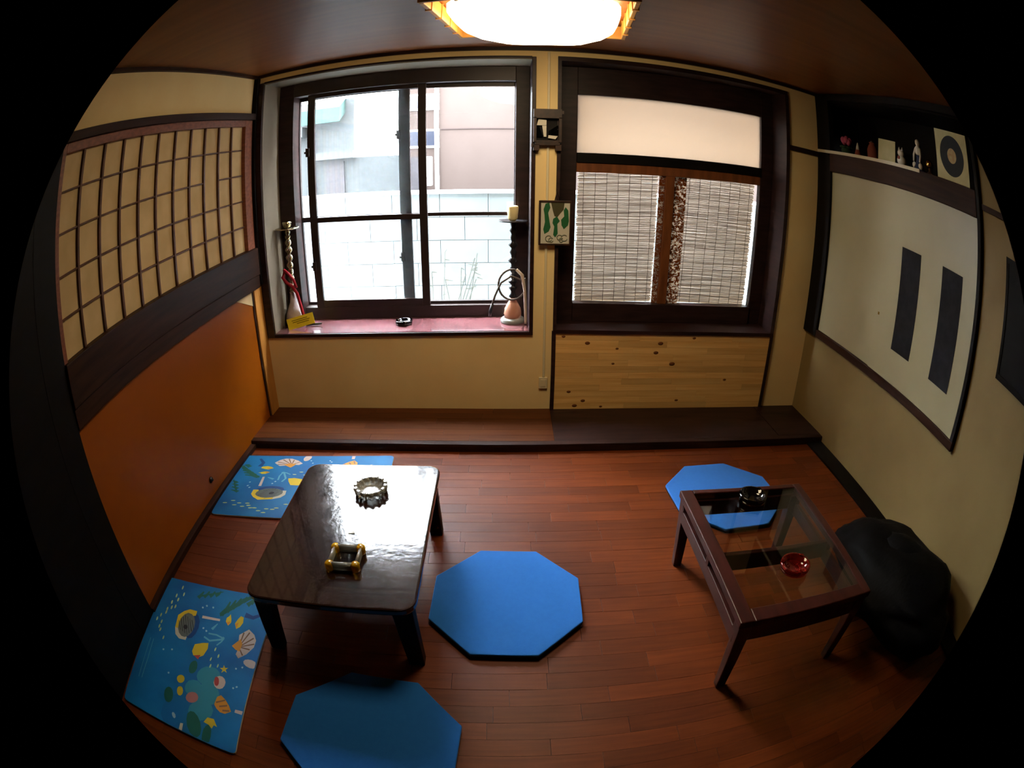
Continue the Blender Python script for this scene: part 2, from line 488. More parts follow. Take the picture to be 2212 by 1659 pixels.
# orange board of the left wall
op = thing('wall_panel', 'glossy orange board covering the lower left wall', 'panel', (XL, -1, 0), None, 'structure')
MB().box(XL - .02, XL - .002, YL + .0, -.136, .03, .884).build('board', M['orange'], op)
w_ = MB(); w_.v = [(x_, y_, z_) for x_ in (XL - .003, XL + .001) for y_, z_ in ((-.136, .79), (-.136, .884), (-.37, .884))]
for q_ in ((0, 1, 2), (5, 4, 3), (0, 3, 4, 1), (1, 4, 5, 2), (2, 5, 3, 0)): w_.face(q_)
w_.build('pale_patch', M['paper'], op)
MB().lathe([(.016, 0), (.016, .006), (.008, .010), (.004, .018)], (0, 0, 0), 12).build('pull', M['darkmetal'], op, loc=(0, 0, 0)).matrix_local = Matrix.Translation((.0, -.03, .119)) @ Matrix.Rotation(R(90), 4, 'Y')
struct('trim_9', B(XL - .02, XL + .03, YL, -.475, 0, .028), M['dark_y'], 'dark floor sill under the orange board', 'trim')

# lattice paper screen, left wall
sc = thing('door_2', 'paper lattice screen with brown bars in a red brown frame', 'screen', (XL, -1, 1.13), None, 'structure')
fr = MB()
FY0, FY1, FZ0, FZ1 = -1.955, -.135, 1.132, 1.905
fr.box(XL - .02, XL + .012, FY0, FY1, FZ1, 1.947)
fr.build('top_frame', M['redwood'], sc, bevel=.002)
MB().box(XL - .02, XL + .012, FY1, -.034, FZ0, 1.947).build('side_frame', M['redwood'], sc, bevel=.002)
MB().box(XL - .02, XL + .012, YL, FY0, FZ0, 1.947).build('side_frame', M['redwood'], sc, bevel=.002)
bars = [-.298, -.465, -.637, -.800, -.970, -1.140, -1.300, -1.462, -1.625, -1.795]
rows = [1.755, 1.596, 1.436, 1.280]
ys = [FY1] + bars + [FY0]
zs = [FZ1] + rows + [FZ0]
for i in range(len(ys) - 1):
    for j in range(len(zs) - 1):
        torn = (i == len(ys) - 2 and j == len(zs) - 2)
        pm = MB().box(XL - .016, XL - .014, ys[i + 1], ys[i], zs[j + 1], zs[j])
        pm.build('paper_pane', M['paper'], sc)
for yb in bars:
    B(XL - .014, XL - .001, yb - .007, yb + .007, FZ0, FZ1).build('lattice_bar', M['lattice'], sc)
for zi, zb in enumerate(rows):
    cut = [(FY0, FY1)] if zi != 1 else [(FY0, bars[2]), (bars[1], FY1)]
    for a, b in cut:
        B(XL - .014, XL - .004, a, b, zb - .004, zb + .004).build('lattice_bar', M['lattice'], sc)

# raised ledge along the window wall
lg = thing('trim_10', 'low wooden ledge along the foot of the window wall', 'ledge', (0, -.2, 0), None, 'structure')
MB().box(XL, XR, -.473, 0, 0, .036).build('ledge_base', M['dark_x'], lg)
MB().box(XL, XR, -.473, -.430, .034, .0495).build('front_edge', M['dark_x'], lg, bevel=.003)
yy = -.43
for w in (.072, .072, .072, .072, .072, .069):
    x = XL
    while x < .289:
        L = random.uniform(.45, .8)
        x1 = min(x + L, .289)
        if .289 - x1 < .12: x1 = .289
        B(x + .0006, x1 - .0006, yy + .0005, yy + w - .0005, .034, .049).build('plank', M['ledge_plank'], lg)
        x = x1
    yy += w
MB().box(.290, 1.70, -.43, 0, .034, .0485).build('dark_board', M['dark_x'], lg, bevel=.002)
MB().box(1.702, XR, -.43, 0, .034, .050).build('dark_board', M['dark_x'], lg, bevel=.002)
struct('baseboard_right', B(1.905, XR, YB, -.473, 0, .014), M['black'], 'black board along the foot of the right wall', 'baseboard')

# pine board under the reed-blind window
pp = thing('trim_11', 'pale knotty pine boarding below the reed blind window', 'boarding', (1.02, -.01, .3), None, 'structure')
z = .049
nrow = 12
hh = (.553 - .049) / nrow
for r_ in range(nrow):
    x = .312
    while x < 1.735:
        L = random.uniform(.22, .6)
        x1 = min(x + L, 1.735)
        if 1.735 - x1 < .1: x1 = 1.735
        B(x + .0003, x1 - .0003, -.012 - random.uniform(0, .0006), 0, z + .0003, z + hh - .0003).build('strip', M['pine'], pp)
        x = x1
    z += hh
for kx, kz, kr in [(.447, .0735, .011), (.50, .107, .010), (.51, .494, .011), (.98, .497, .012), (.955, .435, .011), (1.07, .36, .013), (1.13, .105, .008), (.68, .36, .007), (.36, .535, .008), (1.20, .535, .008), (.70, .46, .007), (.62, .065, .007), (1.45, .25, .008), (.405, .17, .009)]:
    m = MB(); m.lathe([(kr, 0), (kr * .6, .0012), (.001, .0016)], (0, 0, 0), 9)
    kn = m.build('knot', M['knot'], pp, loc=(0, 0, 0))
    kn.matrix_local = Matrix.Translation(Vector((kx, -.0127, kz)) - ORIGIN[pp.name]) @ Matrix.Rotation(R(90), 4, 'X') @ Matrix.Scale(1.5, 4, (1, 0, 0))
struct('trim_12', B(.288, .312, -.018, 0, .049, .567), M['dark'], 'dark strip left of the pine boarding', 'trim')
struct('trim_13', B(1.735, 1.756, -.018, 0, .049, .567), M['dark'], 'dark strip right of the pine boarding', 'trim')

# thin dark rail on the wall piece at the right corner
struct('trim_14', B(1.756, XR, -.014, 0, 1.792, 1.826), M['dark_x'], 'short dark rail right of the reed blind window', 'trim')
struct('trim_15', B(XR - .016, XR, YB, NY0 - .035, 1.760, 1.788), M['dark_y'], 'thin dark rail on the right wall past the niche', 'trim')

# ---------------------------------------------------------------- window 1: clear sliding window in a deep box
w1 = thing('window_1', 'clear sliding window in a deep box with red sill', 'window', (-.66, .2, .553), None, 'structure')
D = .27
x0, x1, z0, z1 = W1
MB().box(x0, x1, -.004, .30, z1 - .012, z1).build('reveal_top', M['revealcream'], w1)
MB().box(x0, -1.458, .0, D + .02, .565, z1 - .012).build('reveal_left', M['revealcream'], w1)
MB().box(.150, x1, .0, D + .02, .565, z1 - .012).build('reveal_right', M['dark'], w1)
MB().box(x0, x1, .0, .42, z0, .566).build('sill', M['sill'], w1)
bd = MB()
bd.box(x0 - .01, -1.462, -.014, .012, z0 - .012, z1 + .004); bd.box(.150, x1 + .004, -.014, .012, z0 - .012, z1 + .004)
bd.box(-1.462, .150, -.014, .012, z1 - .006, z1 + .008); bd.box(-1.462, .150, -.014, .004, z0 - .012, .563)
bd.build('border', M['dark_x'], w1, bevel=.002)
for nm, a in (('frame_side', (-1.458, -1.352, D, .43, .566, 2.180)), ('frame_side', (.066, .150, D, .43, .566, 2.180)),
              ('frame_top', (-1.352, .066, D, .43, 2.085, 2.180)), ('frame_bottom', (-1.352, .066, D + .04, .43, .566, .648))):
    MB().box(*a).build(nm, M['alu'] if nm != 'frame_side' else M['dark'], w1, bevel=.003)
def sash(xa, xb, ya, sw_l, sw_r, zb, zt, bot, bar, glass, top=.03):
    s = MB()
    s.box(xa, xa + sw_l, ya, ya + .026, zb, zt).box(xb - sw_r, xb, ya, ya + .026, zb, zt)
    s.box(xa + sw_l, xb - sw_r, ya, ya + .026, zb, zb + bot).box(xa + sw_l, xb - sw_r, ya, ya + .026, zt - top, zt)
    o = s.build('sash', M['alu'], w1, bevel=.002)
    MB().box(xa + sw_l, xb - sw_r, ya + .003, ya + .023, bar[0], bar[1]).build('bar', M['alu'], o)
    MB().box(xa + sw_l, xb - sw_r, ya + .011, ya + .015, zb + bot, bar[0]).build('pane', M[glass], o)
    MB().box(xa + sw_l, xb - sw_r, ya + .011, ya + .015, bar[1], zt - top).build('pane', M[glass], o)
    return o
sA = sash(-1.266, -.486, .315, .050, .050, .640, 2.088, .055, (1.218, 1.252), 'hazy')
sB = sash(-.666, .10, .352, .072, .040, .640, 2.088, .028, (1.232, 1.254), 'glass')
sC = sash(-1.40, -.600, .388, .055, .05, .640, 2.088, .028, (1.218, 1.252), 'glass')
def latch(x, z, par, y):
    MB().box(x - .012, x + .012, y - .014, y, z - .03, z + .03).box(x - .020, x - .008, y - .02, y - .006, z - .008, z + .008).build('latch', M['alu'], par, bevel=.002)
latch(-1.262, 1.69, sA, .316); latch(-1.256, .93, sA, .316); latch(-.664, 1.76, sB, .353); latch(-.660, .97, sB, .353)

# ---------------------------------------------------------------- window 2: figured glass with reed blinds
w2 = thing('window_2', 'dark framed window with figured glass over reed blinds', 'window', (1.02, .2, .567), None, 'structure')
x0, x1, z0, z1 = W2
MB().box(x0, x1, -.016, .30, z1 - .022, z1 + .006).build('reveal_top', M['dark_x'], w2)
MB().box(x0, x0 + .02, -.016, .30, z0, z1 - .022).build('reveal_left', M['dark'], w2)
MB().box(x1 - .022, x1 + .004, -.016, .30, z0, z1 - .022).build('reveal_right', M['dark'], w2)
MB().box(x0, x1, -.020, .30, z0 - .012, z0 + .012).build('sill', M['dark_x'], w2)
for nm, a in (('frame_side', (x0 + .02, .432, .19, .24, z0 + .012, z1 - .022)), ('frame_side', (1.640, x1 - .022, .19, .24, z0 + .012, z1 - .022)),
              ('frame_top', (.432, 1.640, .19, .24, 1.996, z1 - .022)), ('frame_bottom', (.432, 1.640, .17, .24, z0 + .012, .700))):
    MB().box(*a).build(nm, M['dark'], w2, bevel=.003)
MB().box(.432, 1.640, .18, .25, 1.578, 1.638).build('rail', M['black'], w2, bevel=.003)
MB().box(.432, 1.640, .19, .25, 1.520, 1.578).build('rail', M['stilebrown'], w2, bevel=.003)
MB().box(.992, 1.050, .19, .25, .700, 1.520).build('stile', M['stilebrown'], w2, bevel=.003)
MB().box(.432, 1.640, .215, .219, 1.638, 1.996).build('pane', M['frost'], w2)
# lower panes: clear where the blinds hang, heavily figured beside the stile
MB().box(.432, .955, .215, .219, .700, 1.520).build('pane', M['glass'], w2)
MB().box(1.135, 1.640, .215, .219, .700, 1.520).build('pane', M['glass'], w2)
fg, nt, b_ = nodes_of('figured_glass_dark')
sett(b_, 0.25, 0.5)
tr_ = nt.nodes.new('ShaderNodeBsdfTranslucent'); tr_.inputs[0].default_value = (.42, .35, .28, 1)
mx_ = nt.nodes.new('ShaderNodeMixShader')
b_.inputs['Base Color'].default_value = srgb(120, 62, 26)
n_ = nt.nodes.new('ShaderNodeTexNoise'); n_.inputs['Scale'].default_value = 1; n_.inputs['Detail'].default_value = 1.5; n_.inputs['Distortion'].default_value = 1.2
nt.links.new(coords(nt, (60, 60, 75)), n_.inputs['Vector'])
r_ = nt.nodes.new('ShaderNodeValToRGB'); r_.color_ramp.elements[0].position = .49; r_.color_ramp.elements[1].position = .58
nt.links.new(n_.outputs['Fac'], r_.inputs['Fac']); nt.links.new(r_.outputs[0], mx_.inputs[0])
nt.links.new(b_.outputs[0], mx_.inputs[1]); nt.links.new(tr_.outputs[0], mx_.inputs[2])
nt.links.new(mx_.outputs[0], nt.nodes['Material Output'].inputs['Surface'])
MB().box(.955, .992, .215, .219, .700, 1.520).build('figured_pane', fg, w2)
MB().box(1.050, 1.135, .215, .219, .700, 1.520).build('figured_pane', fg, w2)

# reed blinds hanging behind the glass
def blind(xa, xb, ncord, label, skew):
    t = thing('reed_blind', label, 'blind', ((xa + xb) / 2, .265, .70), 'reed blinds behind the figured glass')
    m = MB()
    z = .69
    while z < 1.53:
        hgt = random.uniform(.005, .0095)
        n = 9
        amp, ph = random.uniform(.0004, .0012), random.uniform(0, 6)
        tilt = random.uniform(-.0012, .0012) + .004 * math.sin(z * 9 + skew) + skew * .01
        b = len(m.v)
        dx = random.uniform(-.006, .006)
        for i in range(n + 1):
            u = i / n
            x = xa + (xb - xa) * u + dx
            zz = z + amp * math.sin(u * 7 + ph) + tilt * (u - .5)
            m.v += [(x, .268, zz), (x, .262, zz + hgt * .5), (x, .268, zz + hgt)]
        for i in range(n):
            for j in range(2):
                m.face([b + i * 3 + j, b + (i + 1) * 3 + j, b + (i + 1) * 3 + j + 1, b + i * 3 + j + 1], 0, False)
        z += hgt * .64
    o = m.build('reeds', M['reed'], t); o['kind'] = 'stuff'
    for i in range(ncord):
        x = xa + (xb - xa) * (i + .5) / ncord
        MB().tube([(x + skew * .004, .258, .695), (x, .2575, 1.1), (x - skew * .004, .258, 1.525)], .0016, 5).build('cord', M['cord'], t)
    return t
blind(.454, .962, 7, 'reed blind left of the middle stile of the dark framed window', 1)
blind(1.130, 1.628, 7, 'reed blind right of the middle stile of the dark framed window', -1)

# ---------------------------------------------------------------- sliding cupboard doors and niche, right wall
d1 = thing('door_1', 'dark framed cupboard with two cream sliding panels', 'cupboard', (XR, -.87, .615), None, 'structure')
MB().box(XR - .03, XR + .01, -.172, -.004, .615, H - .004).build('post', M['black'], d1, bevel=.003)
MB().box(XR - .03, XR + .01, -1.738, -.172, .617, .664).build('bottom_rail', M['dark_y'], d1, bevel=.003)
MB().box(XR - .030, XR + .01, -1.738, -1.708, .664, H - .004).build('post', M['black'], d1, bevel=.003)
MB().box(XR - .034, XR + .01, -1.708, -.172, 1.705, 1.838).build('top_rail', M['dark_y'], d1, bevel=.003)
MB().box(XR - .012, XR - .002, -.84, -.172, .664, 1.705).build('sliding_panel', M['board'], d1, bevel=.001)
p2 = MB().box(XR - .020, XR - .013, -1.708, -.80, .664, 1.705).build('sliding_panel', M['board'], d1, bevel=.001)
MB().box(XR - .0225, XR - .019, -1.185, -1.0, .838, 1.392).build('slate_panel', M['slate'], p2)
MB().box(XR - .0225, XR - .019, -1.578, -1.392, .832, 1.394).build('slate_panel', M['slate'], p2)
MB().box(XR - .0215, XR - .0195, -.832, -.818, .97, .985).build('scratch', M['ink'], p2)
nc = thing('trim_16', 'black shelf niche above the cupboard panels', 'niche', (XR, -.87, 1.84), None, 'structure')
MB().box(XR - .03, XR + .37, NY0 + .01, NY1 - .1, NZ0 - .03, NZ0).build('shelf_board', M['niche'], nc)
MB().box(XR - .036, XR - .028, -1.19, -.01, NZ0 - .012, NZ0 + .008).build('shelf_edge', M['edge'], nc, bevel=.001)
nb = MB().box(XR + .33, XR + .37, NY0, NY1, NZ0, NZ1).box(XR, XR + .37, NY1 - .02, NY1, NZ0, NZ1).box(XR, XR + .37, NY0, NY0 + .02, NZ0, NZ1).box(XR, XR + .37, NY0, NY1, NZ1 - .02, NZ1)
nb.build('lining', M['niche'], nc)
struct('trim_17', B(XR - .028, XR - .0, -1.708, -.172, NZ1 - .01, H - .004), M['black'], 'black rail above the shelf niche', 'trim')
bb = thing('wall_board', 'black board on the right wall past the cupboard', 'board', (XR, -2.3, 1.09))
MB().box(XR - .022, XR, -2.75, -1.975, 1.094, 1.59).build('panel', M['black'], bb)
MB().box(XR - .028, XR, -2.77, -1.965, 1.075, 1.10).box(XR - .028, XR, -2.77, -1.965, 1.58, 1.605).box(XR - .028, XR, -1.985, -1.965, 1.10, 1.58).box(XR - .028, XR, -2.77, -2.75, 1.10, 1.58).build('frame', M['black'], bb)

# ---------------------------------------------------------------- the alley outside
GZ = -.45
struct('ground', B(-7, 7, .43, 9, GZ - .1, GZ), M['tarmac'], 'pale ground of the alley outside', 'ground')
bw = thing('garden_wall', 'pale concrete block wall across the alley outside the window', 'wall', (0, 1.35, GZ), None, 'structure')
MB().box(-5.2, 4.2, 1.42, 1.50, GZ, 1.30).build('wall_core', M['joint'], bw)
z = 1.315
row = 0
rest = MB()
while z > GZ:
    x = -5.2 + (.2 if row % 2 else 0)
    while x < 4.2:
        zb = max(z - .19, GZ)
        if -2.4 < x < 1.6 and z > .2:
            B(x + .002, x + .388, 1.30 - random.uniform(0, .001), 1.42, zb + .002, z - .002).build('block', M['blockwall'], bw)
        else:
            rest.box(x + .002, x + .388, 1.30, 1.42, zb + .002, z - .002)
        x += .39
    z -= .19; row += 1
o = rest.build('block_field', M['blockwall'], bw); o['kind'] = 'stuff'
MB().box(-5.2, 4.2, 1.28, 1.50, 1.315, 1.335).build('coping', M['white'], bw)

# pink rendered building
pb = thing('rendered_building', 'pinkish rendered building behind the alley wall', 'building', (1.5, 2.6, GZ))
MB().box(-.66, 6, 2.6, 4.5, GZ, 5.0).build('facade', M['pink'], pb)
MB().box(-.64, 6, 2.590, 2.60, 1.895, 1.905).build('joint', M['joint'], pb)
MB().box(-1.12, -.66, 2.95, 4.4, GZ, 2.9).build('side_wing', M['pink'], pb)
for a, b in ((1.72, 1.90), (2.14, 2.30)):
    f_ = MB().box(-1.10, -.68, 2.93, 2.955, a - .005, b + .02).build('window', M['white'], pb)
    MB().box(-1.07, -.91, 2.922, 2.932, a + .02, b).box(-.88, -.70, 2.922, 2.932, a + .02, b).build('pane', M['bluewin'], f_)
MB().box(-1.05, -.86, 2.93, 2.955, GZ, 1.62).build('door', M['shutter'], pb)
MB().tube([(-.685, 2.57, GZ), (-.685, 2.57, 1.5), (-.685, 2.57, 3.0)], .022, 10).build('drainpipe', M['white'], pb)
mtr = tag(MB().box(-.86, -.735, 2.52, 2.62, 1.32, 1.62).box(-.84, -.755, 2.50, 2.52, 1.40, 1.56).build('meter_box', M['white'], loc=(-.8, 2.6, 1.3), bevel=.02), 'small white meter box beside the drainpipe outside', 'meter box')
# grey building with awning, seen through the left panes
gb = thing('grey_building', 'pale grey building with a turquoise awning outside', 'building', (-3, 4.2, GZ))
MB().box(-8, -1.98, 4.2, 6.5, GZ, 2.50).build('facade', M['greyfacade'], gb)
MB().box(-1.98, -1.15, 4.2, 4.4, GZ, 1.66).build('side_wall', M['greyfacade'], gb)
MB().box(-2.38, -2.12, 4.17, 4.2, GZ, 1.62).build('door', M['shutter'], gb)
MB().box(-2.50, -1.95, 4.0, 4.2, 1.66, 1.76).build('canopy', M['greyfacade'], gb)
MB().box(-2.62, -2.54, 4.12, 4.2, GZ, 2.0).build('pilaster', M['greyfacade'], gb)
MB().hexa([(-2.7, 3.9, 2.16), (-2.1, 3.9, 2.16), (-2.1, 4.2, 2.3), (-2.7, 4.2, 2.3)], [(-2.7, 3.9, 2.36), (-2.1, 3.9, 2.36), (-2.1, 4.2, 2.5), (-2.7, 4.2, 2.5)]).build('awning', M['green'], gb)
MB().box(-3.6, -2.62, 3.9, 4.2, 2.0, 2.14).build('balcony', M['greyfacade'], gb)
# dry stems against the block wall
pl = thing('dry_plant', 'thin pale dry stems in front of the block wall outside', 'plant', (-.25, 1.18, GZ))
for i in range(9):
    bx = -.47 + random.uniform(-.08, .22)
    tp = (bx + random.uniform(-.16, .22), 1.16 + random.uniform(-.05, .05), random.uniform(.60, .86))
    MB().tube([(bx, 1.2, GZ), ((bx + tp[0]) / 2 - .03, 1.2, .35), tp], .0035, 5).build('stem', M['leafpale'], pl)
    for q in range(3):
        lf = MB()
        a = random.uniform(0, 6.28); L = random.uniform(.03, .07)
        p = Vector(tp) - Vector((0, 0, q * .06))
        e = p + Vector((math.cos(a) * L, .01, math.sin(a) * L * .6))
        lf.hexa([p + Vector((0, -.002, -.004)), e + Vector((0, -.002, -.002)), e + Vector((0, .002, -.002)), p + Vector((0, .002, -.004))], [p + Vector((0, -.002, .006)), e + Vector((0, -.002, .002)), e + Vector((0, .002, .002)), p + Vector((0, .002, .006))])
        lf.build('leaf', M['leafpale'], pl)

# ---------------------------------------------------------------- ceiling lamp
LX, LY, LZ = .115, -1.035, H
lp = thing('ceiling_lamp', 'square wooden ceiling lamp with a glowing white diffuser', 'lamp', (0, 0, 0))
MB().box(-.28, .28, -.28, .28, -.035, 0).build('mount', M['lampwood'], lp)
def rsq(r, a, p=4.0):
    c, s_ = math.cos(a), math.sin(a)
    return r / ((abs(c) ** p + abs(s_) ** p) ** (1 / p))
df = MB()
prof = [(.322, -.045), (.320, -.07), (.305, -.098), (.26, -.128), (.18, -.160), (.09, -.176), (.004, -.179)]
n = 40
for r, z in prof:
    for j in range(n):
        a = 2 * PI * j / n
        q = rsq(r, a)
        k_ = -.05 * (1 - r / .322)
        df.v.append((q * math.cos(a) - k_, q * math.sin(a), z))
for i in range(len(prof) - 1):
    for j in range(n):
        j2 = (j + 1) % n
        df.face([i * n + j2, i * n + j, (i + 1) * n + j, (i + 1) * n + j2], 0, True)
df.build('diffuser', M['glow'], lp)
LH = .362
for (dx, dy, w, d) in ((0, LH, 2 * LH + .02, .018), (0, -LH, 2 * LH + .02, .018), (LH, 0, .018, 2 * LH - .02), (-LH, 0, .018, 2 * LH - .02)):
    MB().box(dx - w / 2, dx + w / 2, dy - d / 2, dy + d / 2, -.075, -.004).build('side_board', M['lampwood'], lp, bevel=.003)
    for q in (-.24, -.08, .08, .24):
        if dx: MB().box(dx - .013, dx + .013, q - .006, q + .006, -.079, -.003).build('rib', M['tan'], lp)
        else: MB().box(q - .006, q + .006, dy - .013, dy + .013, -.079, -.003).build('rib', M['tan'], lp)
lp.location = (LX, LY, LZ)
lp.rotation_euler = (0, 0, R(-7))

# ---------------------------------------------------------------- low tables
def round_rect(x0, x1, y0, y1, r, n=6):
    P = []
    for cx, cy, a0 in ((x1 - r, y1 - r, 0), (x0 + r, y1 - r, 90), (x0 + r, y0 + r, 180), (x1 - r, y0 + r, 270)):
        for i in range(n + 1):
            a = R(a0 + 90 * i / n)
            P.append((cx + r * math.cos(a), cy + r * math.sin(a)))
    return P
t1 = thing('low_table', 'low black-brown lacquered table with rounded corners and folding legs', 'table', (-.578, -1.58, 0))
TX0, TX1, TY0, TY1, TZ = -.876, -.279, -2.018, -1.146, .32
MB().prism(round_rect(TX0, TX1, TY0, TY1, .055), TZ - .028, TZ).build('tabletop', M['tabletop'], t1, bevel=.007)
ap = MB()
ap.box(TX0 + .07, TX1 - .07, TY0 + .06, TY0 + .078, TZ - .062, TZ - .027).box(TX0 + .07, TX1 - .07, TY1 - .078, TY1 - .06, TZ - .062, TZ - .027)
ap.box(TX0 + .06, TX0 + .078, TY0 + .06, TY1 - .06, TZ - .062, TZ - .027).box(TX1 - .078, TX1 - .06, TY0 + .06, TY1 - .06, TZ - .062, TZ - .027)
ap.build('apron', M['tableleg'], t1)
for sx, sy in ((1, 1), (1, -1), (-1, 1), (-1, -1)):
    cx = TX1 - .052 if sx > 0 else TX0 + .052
    cy = TY1 - .075 if sy > 0 else TY0 + .058
    fx, fy = cx + sx * .022, cy + sy * .004
    q = lambda X, Y, hx, hy, z: [(X - hx, Y - hy, z), (X + hx, Y - hy, z), (X + hx, Y + hy, z), (X - hx, Y + hy, z)]
    MB().hexa(q(fx, fy, .028, .022, 0), q(cx, cy, .036, .026, TZ - .027)).build('leg', M['tableleg'], t1, bevel=.004)

t2 = thing('glass_table', 'red mahogany low table with an inset glass top', 'table', (.976, -1.81, 0))
GX0, GX1, GY0, GY1, GT = .700, 1.252, -2.180, -1.440, .370
for a in ((GX0, GX0 + .052, GY0, GY1), (GX1 - .036, GX1, GY0, GY1), (GX0 + .052, GX1 - .036, GY0, GY0 + .062), (GX0 + .052, GX1 - .036, GY1 - .028, GY1)):
    MB().box(*a, GT - .030, GT).build('top_frame', M['mahog'], t2, bevel=.004)
MB().box(GX0 + .05, GX1 - .034, GY0 + .06, GY1 - .026, GT - .008, GT - .003).build('glass_top', M['tableglass'], t2)
for a in ((GX0 + .008, GX0 + .026, GY0 + .03, GY1 - .03), (GX1 - .026, GX1 - .008, GY0 + .03, GY1 - .03)):
    MB().box(*a, GT - .125, GT - .070).build('side_rail', M['mahog'], t2, bevel=.003)
    for yy in (GY0 + .045, (GY0 + GY1) / 2, GY1 - .045):
        MB().box(a[0], a[1], yy - .012, yy + .012, GT - .072, GT - .029).build('spacer', M['mahog'], t2)
MB().box(GX0 + .03, GX1 - .03, GY1 - .042, GY1 - .022, GT - .100, GT - .029).build('end_rail', M['mahog'], t2, bevel=.003)
MB().box(GX0 + .03, GX1 - .03, GY0 + .010, GY0 + .030, GT - .105, GT - .029).build('end_rail', M['mahog'], t2, bevel=.003)
MB().box(GX0 + .025, GX1 - .025, -1.812, -1.79, GT - .115, GT - .038).build('cross_rail', M['mahog'], t2, bevel=.003)
for sx, sy in ((1, 1), (1, -1), (-1, 1), (-1, -1)):
    cx = GX1 - .030 if sx > 0 else GX0 + .030
    cy = GY1 - .030 if sy > 0 else GY0 + .030
    fx, fy = cx + sx * .0, cy + sy * .004
    fx = cx + (.006 if sx < 0 else -.006)
    MB().hexa(q(fx, fy, .017, .017, 0), q(cx, cy, .024, .024, GT - .030)).build('leg', M['mahog'], t2, bevel=.003)

# ---------------------------------------------------------------- floor cushions
def cushion(loc, rot, label, grp):
    t = thing('floor_cushion', label, 'cushion', (0, 0, 0), grp)
    P = lambda r: [(r * math.cos(R(22.5 + 45 * i)), r * math.sin(R(22.5 + 45 * i))) for i in range(8)]
    MB().prism(P(.312), .012, .026).build('felt_top', M['blue'], t, bevel=.004)
    MB().prism(P(.309), .001, .0125).build('backing', M['felt_edge'], t, bevel=.002)
    t.location = loc
    t.rotation_euler = (0, 0, R(rot))
    return t
G = 'blue octagonal floor cushions'
cu = cushion((.005, -1.662, 0), -2, 'blue octagonal floor cushion in the middle between both low tables', G)
c2 = copy_tree(cu); c2.location = (1.128, -.985, 0); c2.rotation_euler = (0, 0, R(4)); c2['label'] = 'blue octagonal floor cushion half under the far end of the glass table'
c3 = copy_tree(cu); c3.location = (-.437, -2.362, 0); c3.rotation_euler = (0, 0, R(-5)); c3['label'] = 'blue octagonal floor cushion in the dark before the near end of the lacquered table'

